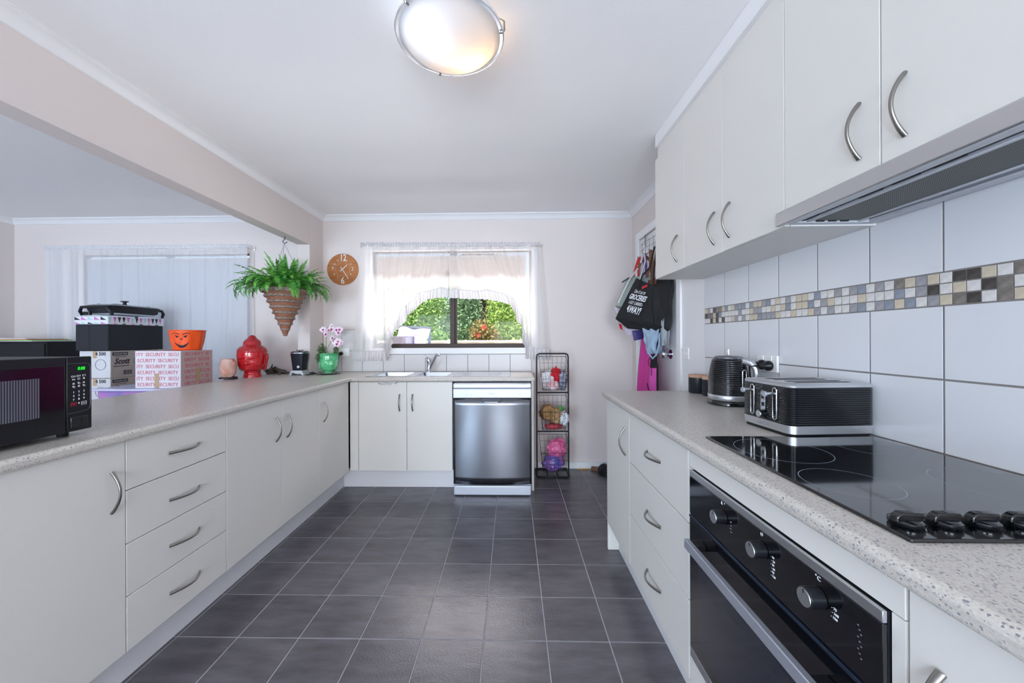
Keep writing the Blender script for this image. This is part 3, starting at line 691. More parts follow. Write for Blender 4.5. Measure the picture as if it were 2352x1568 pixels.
# little frosted bottles by the wall
fro = mat('frosted_bottle', '#e3e5ea', .25, trans=.5, ior=1.2)
tag(MB().lathe([(.014, 0), (.017, .004), (.018, .03), (.014, .055), (.008, .066), (.008, .075), (0, .076)], (1.075, 2.095, T), 20).build('bottle', fro, smooth=60), 'tall slim translucent white bottle at the bench end', 'bottle')
tag(MB().lathe([(.015, 0), (.018, .004), (.018, .020), (.012, .034), (0, .038)], (1.078, 2.043, T), 20).build('bottle', fro, smooth=60), 'short rounded translucent white bottle beside the canisters', 'bottle')

# ------------------------------------------------------------------ sockets and switches
def socket(name, label, y0, y1, z0, z1, x, sw, cat):
    t = thing(name, label, cat, (x, (y0 + y1) / 2, z0))
    pl = MB().box(x - .010, x, y0, y1, z0, z1).build('plate', white_plastic, t, bevel=.003, seg=3)
    for y, z in sw: MB().box(x - .0125, x - .010, y - .007, y + .007, z - .009, z + .009).build('rocker', white_plastic, pl, bevel=.001)
    return t
socket('light_switch', 'white three-gang light switch beside the door architrave', 2.315, 2.398, 1.058, 1.128, XR, [(2.338, 1.092), (2.357, 1.092), (2.376, 1.092)], 'light switch')
s2 = socket('power_outlet', 'white double power outlet behind the kettle', 1.535, 1.658, 1.045, 1.116, XR - .0085, [(1.571, 1.104), (1.622, 1.104)], 'power outlet')
for nm, y, z, lb, end in (('power_plug', 1.575, 1.072, 'black round plug of the toaster in the double outlet', (1.03, 1.385, 1.035)), ('power_plug', 1.615, 1.074, 'black round plug of the kettle in the double outlet', (1.01, 1.765, .905))):
    t = thing(nm, lb, 'plug', (1.08, y, z))
    xo = XR - .0190
    MB().lathe([(.019, 0), (.021, .004), (.021, .014), (.015, .020), (.010, .034), (.006, .052), (0, .053)], (0, 0, 0), 20).build('plug_body', black_plastic, t, smooth=50, loc=(xo, y, z), rot=(0, R(-90), R(8)))
    p0 = Vector((xo - .05, y + .002, z)); e = Vector(end)
    q = [p0, p0 + Vector((-.02, .03, -.004)), p0.lerp(e, .4) + Vector((-.01, .0, -.045)), p0.lerp(e, .75) + Vector((0, 0, -.03)), e]
    if y > 1.6: q = [p0, p0 + Vector((-.02, .025, 0)), p0 + Vector((-.015, .06, -.05)), Vector((1.080, 1.70, .96)), Vector((1.084, 1.705, T + .008)), Vector((1.080, 1.66, T + .0045))]
    else: q = [p0, p0 + Vector((-.015, .03, -.004)), p0 + Vector((.0, .05, -.05)), Vector((1.085, 1.60, T + .03)), Vector((1.088, 1.50, T + .005)), Vector((1.086, 1.40, T + .004))]
    MB().tube(q, .0033, 8).build('cable', black_plastic, t, smooth=70)

# ------------------------------------------------------------------ microwave
mw = thing('microwave_oven', 'black microwave oven with green clock standing on the peninsula', 'microwave', (-1.53, .93, T))
mx, m0, m1, mz0, mz1 = -1.36, .690, 1.167, .909, 1.140
MB().box(-1.70, mx - .012, m0 + .002, m1 - .003, mz0, mz1 - .001).build('body', mat('black_textured_metal', '#17181c', .5), mw, bevel=.004)
dr_ = MB().box(mx - .012, mx, m0, 1.0975, mz0, mz1).build('door', black_plastic, mw, bevel=.003)
MB().box(mx - .001, mx + .0008, m0 + .02, 1.093, .945, 1.113).build('door_frame', black_gloss, dr_, bevel=.0005)
ww = mat('microwave_window', '#3a3b47', .15, coat=.3); n, l, p = nodes(ww)
tc = n.new('ShaderNodeTexCoord'); wv = n.new('ShaderNodeTexWave'); wv.bands_direction = 'Y'; wv.inputs['Scale'].default_value = 55
l.new(tc.outputs['Object'], wv.inputs['Vector']); rp = n.new('ShaderNodeValToRGB'); rp.color_ramp.elements[0].color = lin('#23242d'); rp.color_ramp.elements[1].color = lin('#6d6f7a')
l.new(wv.outputs['Fac'], rp.inputs['Fac']); l.new(rp.outputs['Color'], p.inputs['Base Color'])
MB().box(mx + .0005, mx + .0012, m0 + .07, 1.034, .968, 1.082).build('door_window', ww, dr_)
pc = MB().box(mx - .012, mx, 1.0995, m1, mz0, mz1).build('control_panel', black_plastic, mw, bevel=.003)
pr = [(mx + .0004, 1.100, 1.119), (mx + .0004, 1.150, 1.119), (mx + .0004, 1.159, 1.115), (mx + .0004, 1.162, 1.106), (mx + .0004, 1.162, .985), (mx + .0004, 1.159, .974), (mx + .0004, 1.150, .969), (mx + .0004, 1.100, .965)]
MB().tube(pr, .0009, 6).build('panel_bead', mat('dark_grey_bead', '#4a4d57', .3), pc)
tx_ = mx + .0006
text('clock_display', '0:00', .0145, (tx_, 1.137, 1.1025), '+x', mat('green_led', '#10c020', emit='#18e030', es=.7), pc, sx=.8, shear=.12)
icon_m = white_print
def icon(kind, y, z, s=.0035):                    # small printed pictograms of the key pad
    b = MB(); e = .0003
    def ring(cy, cz, r):
        q = [(tx_, cy + r * math.cos(2 * math.pi * i / 14), cz + r * math.sin(2 * math.pi * i / 14)) for i in range(14)]; b.tube(q, .00045, 4, closed=True)
    if kind in 'cC': ring(y, z, s * .85); b.box(tx_, tx_ + e, y - .0003, y + .0003, z, z + s * .6)
    if kind == 'C' or kind == 'd':
        for i in range(2): b.tube([(tx_, y + s * 1.3, z - s * .5 + i * .003), (tx_, y + s * 1.8, z + i * .003), (tx_, y + s * 2.3, z - s * .5 + i * .003)], .00045, 4)
    if kind == 'd': b.box(tx_, tx_ + e, y - s * .3, y + s * .4, z - s * .8, z + s * .8)
    if kind == 'w': b.tube([(tx_, y - s * 1.1 + s * .37 * i, z + (s * .6 if i % 2 else -s * .6)) for i in range(7)], .0005, 4)
    if kind == 'o': ring(y - s * .3, z + s * .3, s * .55); ring(y + s * .3, z - s * .3, s * .7)
    if kind == 'q': b.tube([(tx_, y - s * .6, z - s * .7), (tx_, y - s * .6, z + s * .7), (tx_, y + s * .6, z + s * .7), (tx_, y + s * .6, z - s * .7)], .0005, 4, closed=True); ring(y, z - s * .1, s * .35)
    if kind == 't': b.tube([(tx_, y - s, z - s * .6), (tx_, y, z + s * .8), (tx_, y + s, z - s * .6)], .0005, 4, closed=True); ring(y, z - s * .2, s * .3)
    b.build('key_symbol', icon_m, pc)
ky, kz = (1.1165, 1.1305, 1.1440), (1.0785, 1.0695, 1.0565, 1.0470)
for k, row in enumerate(('CCd', 'wcq', 'qot', 'oqo')):
    for j, c in enumerate(row): icon(c, ky[j] - (.003 if c in 'Cd' else 0), kz[k] + .0022 * j * .5)
for k, row in enumerate(('123', '456', '789')):
    for j, c in enumerate(row): text('key_digit', c, .0085, (tx_, ky[j], 1.0295 - .0115 * k + .001 * j), '+x', white_print, pc)
text('key_digit', '0', .0085, (tx_, ky[1], .9945), '+x', white_print, pc)
for y, c, s_ in ((ky[0], mat('red_print', '#d02b3c', .5), .0065), (ky[2], white_print, .0065)):
    MB().tube([(tx_, y - s_, .988), (tx_, y + s_, .989), (tx_, y + s_, .9985), (tx_, y - s_, .9975)], .0006, 4, closed=True).build('key_outline', c, pc)
    text('key_symbol', '\u00d8/' if c is not white_print else 'START', .006 if c is not white_print else .0036, (tx_, y, .9932), '+x', c, pc)
MB().box(mx - .001, mx + .0025, 1.108, 1.154, .921, .953).build('open_button', black_gloss, pc, bevel=.003, seg=3)
for x in (-1.40, -1.66):
    for y in (.74, 1.12): MB().cyl((x, y, T), (x, y, mz0), .012, .014, 12).build('foot', black_matt, mw)
# ------------------------------------------------------------------ ornaments on the peninsula
def gauss(d, s): return math.exp(-(d * d) / (2 * s * s))
def face_relief(a, t):
    """outward relief of a calm carved face; a = angle from the face axis (rad), t = height 0 chin .. 1 hairline"""
    d = 0
    d += .050 * gauss(a, .10) * gauss(t - .40, .085) + .026 * gauss(a, .08) * gauss(t - .56, .12)     # nose tip, bridge
    d += .022 * gauss(abs(a) - .13, .07) * gauss(t - .37, .05)                                            # nostrils
    d -= .030 * gauss(abs(a) - .36, .17) * gauss(t - .60, .055)                                           # eye sockets
    d += .022 * gauss(abs(a) - .38, .13) * gauss(t - .575, .030)                                          # closed lids
    d += .016 * gauss(abs(a) - .36, .22) * gauss(t - .695, .026)                                          # brows
    d += .020 * gauss(a, .20) * gauss(t - .245, .022) + .022 * gauss(a, .15) * gauss(t - .190, .022)     # lips
    d -= .016 * gauss(a, .22) * gauss(t - .217, .010) + .012 * gauss(a, .12) * gauss(t - .30, .03)
    d += .022 * gauss(a, .18) * gauss(t - .07, .06)                                                       # chin
    d += .014 * gauss(abs(a) - .60, .22) * gauss(t - .38, .14)                                            # cheeks
    return d
def interp(prof, z):
    for (z0, r0), (z1, r1) in zip(prof[:-1], prof[1:]):
        if z <= z1:
            t = (z - z0) / (z1 - z0) if z1 > z0 else 0; t = t * t * (3 - 2 * t) * .5 + t * .5; return r0 + (r1 - r0) * t
    return prof[-1][1]
def head_mesh(c, size, rz, prof, chin, hair, depth=1.0, na=96, nz=110):
    z0, z1 = prof[0][0], prof[-1][0]
    def fn(u, v):
        z = z0 + (z1 - z0) * v; a = 2 * math.pi * u - math.pi; r = interp(prof, z)
        t = (z - chin) / (hair - chin)
        k = face_relief(a, t) if -.1 < t < 1.02 else 0
        if t >= 0 and t < 1: k += .03 * gauss(a, .9)
        rr_ = r + k
        return (c[0] + size * (rr_ * math.cos(a + rz) ), c[1] + size * (rr_ * math.sin(a + rz)), c[2] + size * z)
    return MB().grid(fn, na, nz, closed_u=True)
# red head: height .343
red = mat('red_glazed_ceramic', '#c4141f', .12, spec=.6, coat=.6)
red_hair = mat('red_glazed_curls', '#b81822', .22, spec=.6, coat=.4); n, l, p = nodes(red_hair)
tc = n.new('ShaderNodeTexCoord'); vo = n.new('ShaderNodeTexVoronoi'); vo.inputs['Scale'].default_value = 120; l.new(tc.outputs['Object'], vo.inputs['Vector'])
bu = n.new('ShaderNodeBump'); bu.inputs['Strength'].default_value = .9; bu.inputs['Distance'].default_value = .006; bu.invert = True; l.new(vo.outputs['Distance'], bu.inputs['Height']); l.new(bu.outputs[0], p.inputs['Normal'])
BC = (-2.088, 2.925, T); bd = thing('buddha_head', 'glossy red ceramic Buddha head with topknot on the bench', 'ornament', BC)
FA = R(-76)
prof = [(0, .225), (.05, .215), (.10, .195), (.145, .20), (.172, .24), (.215, .295), (.30, .332), (.42, .350), (.52, .354), (.60, .350)]
prof = [(z, r * .85) for z, r in prof]
head_mesh(BC, .335, FA, prof, .165, .60).build('face', red, bd, smooth=179)
hp_ = [(.570, .345), (.585, .360), (.62, .360), (.66, .350), (.70, .322), (.735, .275), (.757, .230), (.775, .215), (.81, .214), (.85, .203), (.89, .170), (.92, .125), (.945, .100), (.975, .078), (1.0, .045), (1.008, 0)]
hm2 = MB().lathe([(r * .335 * .86, z * .335) for z, r in hp_], BC, 64)
hm2.build('curled_hair', red_hair, bd, smooth=179)
for s_ in (1, -1):
    ea = FA + s_ * R(97)
    q = lambda r, z: (BC[0] + .335 * (r - .052) * math.cos(ea), BC[1] + .335 * (r - .052) * math.sin(ea), BC[2] + .335 * z)
    MB().tube([q(.340, .565), q(.358, .55), q(.368, .48), q(.356, .38), q(.342, .28), q(.315, .20), q(.28, .15)], [.010, .020, .024, .018, .018, .021, .010], 12, up=(math.cos(ea), math.sin(ea), 0), flat=.42).build('ear', red, bd, smooth=179)
# salt lamp
SC = (-2.160, 2.765, T); sl = thing('salt_lamp', 'pink rock salt lamp on a dark wooden base', 'lamp', SC)
MB().lathe([(.052, 0), (.060, .003), (.060, .013), (.055, .017)], SC, 28).build('base', mat('dark_stained_base', '#3a2c33', .5), sl, smooth=50)
sb = MB().blob((0, 0, 0), (1, 1, 1), 4, .10, 2.6, 3); nv = []
for x, y, z in sb.v:
    k = max(.12, 1 - min(1, z * z)) ** -.28; nv.append((SC[0] + x * k * .054, SC[1] + y * k * .054, max(T + .0172, min(T + .155, T + .088 + z * .074))))
sb.v = nv
sb.build('salt_rock', mat('pink_salt', '#d49178', .55, col2='#e3c3b8', scale=14, stretch=(1, 1, .5), bump=.5, bscale=40), sl, smooth=30)
MB().tube([(SC[0] + .01, SC[1] - .06, T + .008), (SC[0] + .005, SC[1] - .066, T + .003), (SC[0] - .04, SC[1] - .06, T + .003), (SC[0] - .075, SC[1] + .0, T + .003)], .0022, 6).build('cord', white_plastic, sl)
# reclining dragon figurine
DC = Vector((-2.035, 3.165, T)); dg_ = thing('dragon_figurine', 'small dark bronze dragon figurine lying on the bench', 'ornament', DC)
br = mat('aged_bronze', '#565045', .45, .6, bump=.6, bscale=90)
MB().tube([DC + Vector(v) for v in ((-.085, 0, .018), (-.05, -.018, .022), (-.01, .012, .028), (.03, -.010, .024), (.06, .012, .018), (.085, -.005, .012))], [.010, .020, .024, .022, .017, .008], 12).build('body', br, dg_, smooth=70)
MB().tube([DC + Vector(v) for v in ((.03, -.012, .022), (.015, -.03, .045), (-.012, -.02, .062), (-.035, -.028, .045), (-.025, -.045, .020), (.005, -.05, .010))], [.012, .011, .010, .010, .009, .006], 10).build('coiled_tail', br, dg_, smooth=70)
MB().blob(DC + Vector((-.075, -.018, .030)), (.026, .018, .017), 3, .25, 3, 5).build('head', br, dg_)
MB().tube([DC + Vector(v) for v in ((-.060, -.010, .040), (-.050, -.006, .062), (-.045, 0, .088))], [.010, .007, .003], 8).build('horn', br, dg_, smooth=70)
for x, y in ((-.055, -.045), (.04, -.04), (.065, .03)): MB().blob(DC + Vector((x, y, .0105)), (.018, .011, .010), 2, .2, 4, 2).build('paw', br, dg_)
# blender motor base
LC = Vector((-1.795, 3.085, T)); bl = thing('blender_base', 'dark blender motor base with silver arched feet', 'blender', LC)
def bw(x, y, z): return (LC.x + x, LC.y + y, T + z)
sv = mat('silver_grey_plastic', '#c6c9ce', .3, .3)
stack([(.042, -.013), (.10, -.006), (.182, .004)], .055, .050, .022, fn=bw).build('housing', mat('dark_grey_metal', '#2a2d34', .28, .6), bl, smooth=50)
stack([(.1825, .004), (.192, .005)], .055, .050, .022, fn=bw).build('rim', chrome, bl, smooth=50)
stack([(.1925, .000), (.199, -.004)], .055, .050, .022, fn=bw).build('top', black_plastic, bl, smooth=50)
ft = MB(); ft.prism([(-.085, 0), (-.058, .0415), (.055, .0415), (.076, 0), (.052, 0), (.044, .012), (-.02, .012), (-.035, .022), (-.05, .022), (-.066, 0)], 'y', -.058, .058)
ft.v = [bw(v[0] * .78, v[1] * .8, v[2]) for v in ft.v]; ft.build('foot_stand', sv, bl, bevel=.004, recalc=True)
MB().cyl(bw(.016, -.0445, .072), bw(.016, -.052, .072), .0125, .0115, 24).build('button', silver_plastic, bl, bevel=.001)
for a in (.3, 2.2, 4.1): MB().tube([bw(0, 0, .199), bw(.012 * math.cos(a), .012 * math.sin(a), .207), bw(.028 * math.cos(a), .028 * math.sin(a), .212)], .003, 6).build('blade_lug', black_plastic, bl)
(MB().tube([(-1.735, 3.12, T + .012), (-1.70, 3.13, T + .020), (-1.67, 3.10, T + .010), (-1.70, 3.07, T + .0045), (-1.725, 3.05, T + .0045)], .0038, 8).build('cord', black_plastic, bl, smooth=70))
# green head pot with orchid
PC = Vector((-1.588, 3.165, T)); 
tag(MB().lathe([(.060, 0), (.094, .008), (.096, .010), (.090, .011), (.058, .004), (0, .004)], PC, 40).build('saucer', black_gloss, smooth=50), 'black saucer under the green head planter', 'saucer')
gr = mat('green_glazed_ceramic', '#0f9a50', .12, spec=.6, coat=.6, col2='#7fd6a0', scale=11); pt = thing('planter', 'green glazed planter shaped like a serene head', 'planter', PC + Vector((0, 0, .0115)))
pz = Vector((PC.x, PC.y, T + .0115)); GF = R(-42)
gprof = [(0, .20), (.06, .215), (.10, .245), (.17, .305), (.30, .365), (.45, .395), (.60, .405), (.70, .405)]
gprof = [(z, r * .84) for z, r in gprof]
hm = head_mesh(pz, .212, GF, gprof, .10, .72, nz=90)
hm.build('face', gr, pt, smooth=179, solid=.004)
be = MB()
for k in range(34):
    a = 2 * math.pi * k / 34
    for r_, z_ in ((.342, .72), (.338, .775)): be.blob((pz.x + .212 * r_ * math.cos(a), pz.y + .212 * r_ * math.sin(a), pz.z + .212 * z_), .0075, 1, 0, 1, 0)
be.build('curl_rim', gr, pt, smooth=179)
for s_ in (1, -1):
    ea = GF + s_ * R(95); q = lambda r, z: (pz.x + .212 * (r - .062) * math.cos(ea), pz.y + .212 * (r - .062) * math.sin(ea), pz.z + .212 * z)
    MB().tube([q(.39, .56), q(.42, .54), q(.42, .40), q(.40, .25), q(.40, .12), q(.34, .03)], [.004, .009, .008, .007, .009, .004], 10, up=(math.cos(ea), math.sin(ea), 0), flat=.6).build('ear', gr, pt, smooth=179)
MB().lathe([(0, .142), (.066, .142)], pz, 24).build('soil', mat('dark_soil', '#2b241d', .95, bump=.8), pt)
# orchid
oc = thing('orchid', 'white orchid with magenta centres in the green planter', 'plant', (pz.x, pz.y, pz.z + .142))
stem_m = mat('orchid_stem', '#8d8f3e', .6); ot = pz.z + .142
OY = pz.y
def px(x, y, dy=0): return at(x, y, Y=OY + dy)
st1 = [Vector((pz.x - .02, OY, ot - .01)), px(749, 790), px(750, 770), px(752, 752, -.01), px(764, 748, -.02), px(778, 757, -.03)]
st2 = [Vector((pz.x - .005, OY + .01, ot - .01)), px(752, 800, -.01), px(760, 784, -.02), px(768, 779, -.03), px(778, 789, -.04)]
for s_ in (st1, st2): MB().tube(s_, .0024, 8).build('stem', stem_m, oc, smooth=80)
MB().tube([Vector((pz.x - .045, OY + .01, ot - .01)), px(741, 765, .01)], .002, 6).build('stake', mat('brown_stake', '#7a5a45', .7), oc)
petal_w = mat('orchid_petal', '#f4ecf1', .5, col2='#eed0e0', scale=50); petal_m = mat('orchid_lip', '#b5307f', .5)
fb = MB()
for k, (a, ln, wd) in enumerate(((90, .026, .017), (18, .027, .026), (162, .027, .026), (-54, .025, .018), (-126, .025, .018))):
    ca, sa = math.cos(R(a)), math.sin(R(a)); pv = []
    for t, ww_ in ((.08, .15), (.35, .8), (.7, 1.0), (.92, .62), (1.0, 0)):
        for s_ in ((-1, 1) if ww_ else (0,)):
            u, v_ = t * ln, s_ * ww_ * wd / 2; pv.append((u * ca - v_ * sa, .004 * t - .010 * t * t, u * sa + v_ * ca))
    fb.add(pv, [(0, 1, 3, 2), (2, 3, 5, 4), (4, 5, 7, 6), (6, 7, 8)])
fb.k = 1; fb.blob((0, -.006, -.003), (.005, .006, .008), 2, .2, 3, 1)
for s_ in (-1, 1): fb.blob((s_ * .006, -.004, .002), (.004, .003, .003), 1, .2, 3, 1)
FLW = fb.mesh('flower', 60); FLW.materials.append(petal_w); FLW.materials.append(petal_m)
for i, (x, y) in enumerate(((742, 757), (749, 767), (756, 758), (763, 750), (762, 756), (772, 757), (778, 764), (780, 757), (764, 776), (768, 783), (776, 784), (774, 790), (781, 787))):
    v = px(x, y, -.02 - .012 * (i % 3))
    put('flower', FLW, None, oc, v, (R(rnd.uniform(-25, 15)), R(rnd.uniform(-30, 30)), R(rnd.uniform(-35, 35))), scale=[rnd.uniform(1.05, 1.25)] * 3)
def leaf_clump(b, c, r, n_, ll, seed):
    q = random.Random(seed)
    for _ in range(n_):
        d = Vector((q.gauss(0, 1), q.gauss(0, 1), q.gauss(0, 1))).normalized(); pnt = Vector(c) + Vector((d.x * r[0], d.y * r[1], d.z * r[2])) * q.random() ** .4
        a = Vector((q.gauss(0, 1), q.gauss(0, 1), q.gauss(.3, 1))).normalized() * ll * q.uniform(.7, 1.3); s_ = a.cross(Vector((q.gauss(0, 1), q.gauss(0, 1), q.gauss(0, 1)))).normalized() * ll * .22
        b.add([pnt, pnt + a * .5 + s_, pnt + a, pnt + a * .5 - s_], [(0, 1, 2, 3)])
lf = mat('fine_foliage', '#5f7a45', .6, col2='#3f5c33', scale=30)
b = MB(); leaf_clump(b, px(740, 805, -.03), (.035, .035, .06), 420, .016, 1); leaf_clump(b, px(733, 822, -.05), (.022, .03, .045), 240, .016, 2); b.build('foliage', lf, oc, smooth=None)
b = MB(); leaf_clump(b, px(772, 805, -.0), (.022, .025, .045), 260, .015, 3); b.build('foliage', lf, oc, smooth=None)
# outlet on the back wall by the planter
so = thing('power_outlet', 'white power outlet on the tiles by the orchid', 'power outlet', (-1.535, YB - .01, 1.034))
ps = MB().box(-1.605, -1.505, YB - .019, YB - .0087, 1.034, 1.110).build('plate', white_plastic, so, bevel=.003)
for x in (-1.575, -1.535): MB().box(x - .006, x + .006, YB - .0215, YB - .019, 1.087, 1.102).build('rocker', white_plastic, ps, bevel=.001)
pg = thing('power_plug', 'black round plug in the outlet by the orchid', 'plug', (-1.578, YB - .03, 1.06))
MB().cyl((-1.578, YB - .0192, 1.060), (-1.578, YB - .045, 1.060), .019, .017, 24).build('plug_body', black_plastic, pg, bevel=.002)
MB().tube([(-1.578, YB - .043, 1.060), (-1.58, YB - .06, 1.05), (-1.60, YB - .04, .98), (-1.64, YB - .03, T + .005), (-1.735, 3.155, T + .005)], .0035, 8).build('cable', black_plastic, pg, smooth=80)

# ------------------------------------------------------------------ hanging fern
FX, FY = -1.806, 2.905
fh = thing('hanging_basket', 'cone-shaped woven hanging basket with brown bands', 'basket', (FX, FY, 1.218))
RIM, TIP, RR_ = 1.590, 1.220, .158
cane = mat('brown_cane', '#8a5a42', .6, var=.25, scale=30, stretch=(1, 1, 6)); rope = mat('grey_brown_rope', '#6d5a50', .9, col2='#a49388', scale=70, bump=1., bscale=160)
MB().lathe([(.012, TIP), (RR_ * .5, (TIP + RIM) / 2), (RR_, RIM), (RR_ - .012, RIM), (RR_ * .45, (TIP + RIM) / 2 + .02), (0, TIP + .03)], (FX, FY, 0), 40).build('cane_cone', cane, fh, smooth=50)
for k in range(9):
    z = RIM - .012 - k * .0435; r = RR_ * (z - TIP) / (RIM - TIP) + .002
    tn = 56; pts = [(FX + r * math.cos(2 * math.pi * i / tn), FY + r * math.sin(2 * math.pi * i / tn), z + .0025 * (i % 2)) for i in range(tn)]
    MB().tube(pts, [.0095 if i % 2 else .0115 for i in range(tn)] if k else [.017 if i % 2 else .020 for i in range(tn)], 8, closed=True).build('rope_band', rope, fh, smooth=60)
MB().lathe([(0, RIM - .03), (RR_ - .02, RIM - .03)], (FX, FY, 0), 24).build('soil', MATS['dark_soil'], fh)
hk = MB().tube([(FX, FY, 2.0155), (FX, FY, 1.995), (FX - .014, FY, 1.978), (FX - .016, FY, 1.966), (FX - .004, FY, 1.958), (FX + .012, FY, 1.964), (FX + .018, FY, 1.972)], .0028, 8)
tag(hk.build('ceiling_hook', black_metal, smooth=80), 'dark screw hook in the beam above the fern', 'hook')
for k in range(3):
    a = R(20 + 120 * k); ch = MB(); p0 = Vector((FX - .004, FY, 1.958)); p1 = Vector((FX + RR_ * .97 * math.cos(a), FY + RR_ * .97 * math.sin(a), RIM))
    N = 38
    for i in range(N):
        c = p0.lerp(p1, (i + .5) / N); d = (p1 - p0).normalized(); s_ = d.orthogonal() if i % 2 else d.cross(d.orthogonal())
        ch.tube([c + d * .0062 * math.cos(q) + s_ * .0028 * math.sin(q) for q in [2 * math.pi * j / 8 for j in range(8)]], .0008, 4, closed=True)
    ch.build('chain', mat('thin_steel_chain', '#9aa0a6', .35, .9), fh)
fe = thing('fern', 'lush green sword fern spilling from the hanging basket', 'plant', (FX, FY, RIM - .03))
fern_ms = [mat('fern_green_a', '#4f9a3c', .5, col2='#38782c', scale=12), mat('fern_green_b', '#78b94c', .5, col2='#4f983a', scale=12)]
FR = []
for v_ in range(12):
    q = random.Random(40 + v_); b = MB(); n_ = 44; ln = 1.; drop = (.12, .28, .50, .75, 1.1, 1.3, 1.5, .38, .9, 1.2, 1.05, 1.25)[v_]
    rs = []; p_ = Vector((0, 0, 0)); el = R(74 - 9 * (v_ % 4)) if v_ < 10 else R(38)
    for i in range(n_ + 1):
        rs.append(p_.copy()); p_ = p_ + Vector((math.cos(el), .10 * math.sin(3 * i / n_ + v_), math.sin(el))) * (ln / n_); el -= drop * 2.3 / n_ * (.4 + 1.2 * i / n_)
    b.tube(rs, [.006 * (1 - .8 * i / n_) for i in range(n_ + 1)], 4)
    for i in range(2, n_):
        t = i / n_; L = .150 * math.sin(math.pi * min(1, (t * .90 + .13))) ** .7 * (1.05 - .35 * t); tg = (rs[i + 1] - rs[i - 1]).normalized(); sd = Vector((0, 1, 0)); nr = tg.cross(sd)
        for s_ in (-1, 1):
            dirn = (sd * s_ + tg * .22 + nr * q.uniform(-.3, .3)).normalized(); wv_ = tg * .0095 + nr * q.uniform(-.004, .004)
            a0 = rs[i]; b.add([a0 - wv_, a0 + dirn * L * .5 - wv_ * 1.1, a0 + dirn * L + nr * -.015, a0 + dirn * L * .5 + wv_ * 1.1, a0 + wv_], [(0, 1, 2, 3, 4)] if s_ > 0 else [(4, 3, 2, 1, 0)])
    FR.append((b.mesh('frond', None), b))
for v_, (me, b) in enumerate(FR): me.materials.append(fern_ms[v_ % 2])
FR2 = []
for v_, (me, b) in enumerate(FR): m2 = me.copy(); m2.materials.clear(); m2.materials.append(fern_ms[(v_ + 1) % 2]); FR2.append(m2)
q = random.Random(11)
for k in range(150):
    az = 2 * math.pi * (k * .61803) + q.uniform(-.2, .2); tier = k / 150
    v_ = q.choice((0, 1, 2, 7)) if tier < .32 else q.choice((2, 3, 8, 7)) if tier < .68 else q.choice((4, 5, 6, 9))
    ln = q.uniform(.24, .34) if tier < .32 else q.uniform(.24, .34) if tier < .68 else q.uniform(.25, .36)
    r0 = q.uniform(.01, .09) if tier < .5 else q.uniform(.07, .135)
    me = FR[v_][0] if q.random() < .6 else FR2[v_]
    ln *= .5 if math.sin(az) > .3 else 1
    put('frond', me, None, fe, (FX + r0 * math.cos(az), FY + r0 * math.sin(az), RIM - .03), (q.uniform(-.15, .15), q.uniform(-.12, .15) - (.3 if tier < .2 else 0), az), scale=(ln, ln, ln))

for k in range(26):                                # fronds hanging over the rim
    az = R(-170 + 250 * (k * .61803 % 1)); ln = q.uniform(.20, .30); v_ = 10 + k % 2; me = FR[v_][0] if k % 3 else FR2[v_]
    put('frond', me, None, fe, (FX + .12 * math.cos(az), FY + .12 * math.sin(az), RIM - .01), (q.uniform(-.2, .2), q.uniform(-.1, .25), az + q.uniform(-.3, .3)), scale=(ln, ln, ln))

# ------------------------------------------------------------------ wall clock
ck_ = thing('wall_clock', 'round wooden wall clock with white numerals', 'clock', (-1.568, YB - .012, 1.839))
kcx, kcz, kr, ky_ = -1.566, 1.840, .1455, YB - .014
wd = mat('warm_wood_grain', '#9a5a28', .5, col2='#b87840', scale=6, stretch=(1.5, 1, 16))
df = MB(); df.lathe([(0, 0), (kr - .002, 0), (kr, .002), (kr, .012), (0, .012)], n=72); df.v = [(kcx + x, YB - z, kcz + y) for x, y, z in df.v]; df.build('dial', wd, ck_, smooth=40, recalc=True)
num = mat('pale_numeral', '#d9d6d6', .6)
def dial_text(s_, size, hx, hz, **kw): text('numeral', s_, size, (kcx + hx, YB - .0126, kcz + hz), '-y', num, ck_, **kw)
dial_text('12', .088, .005, .105, sx=.72, bold=.0012); dial_text('6', .085, .0, -.108, sx=.85, bold=.0012)
dial_text('9', .048, -.092, .008, sx=.85); dial_text('3', .048, .092, .0, sx=.85)
for i, s_ in ((1, '1'), (2, '2'), (4, '4'), (5, '5'), (7, '7'), (8, '8'), (10, '10'), (11, '11')):
    a = R(90 - 30 * i); dial_text(s_, .026, .089 * math.cos(a), .092 * math.sin(a), sx=.9)
MB().tube([(kcx + .067 * math.cos(2 * math.pi * i / 48), YB - .0125, kcz + .067 * math.sin(2 * math.pi * i / 48)) for i in range(48)], .0011, 6, closed=True).build('ring_line', mat('copper_line', '#d9a884', .5), ck_)
def hand(ang, ln, tail, wdt, y):
    d = Vector((math.sin(R(ang)), 0, math.cos(R(ang)))); c = Vector((kcx, y, kcz)); s_ = Vector((d.z, 0, -d.x)) * wdt
    vs_ = [c - d * tail - s_, c - d * tail + s_, c + d * ln + s_ * .8, c + d * ln - s_ * .8]
    MB().add([v for v in vs_] + [v + Vector((0, .0015, 0)) for v in vs_], [(0, 1, 2, 3), (7, 6, 5, 4), (0, 4, 5, 1), (1, 5, 6, 2), (2, 6, 7, 3), (3, 7, 4, 0)]).build('hour_hand' if ln < .07 else 'minute_hand', num, ck_, recalc=True)
hand(47, .060, .027, .0042, YB - .0165); hand(148, .105, .028, .0032, YB - .0185)
MB().cyl((kcx, YB - .012, kcz), (kcx, YB - .0205, kcz), .005, n=16).build('hub', num, ck_)
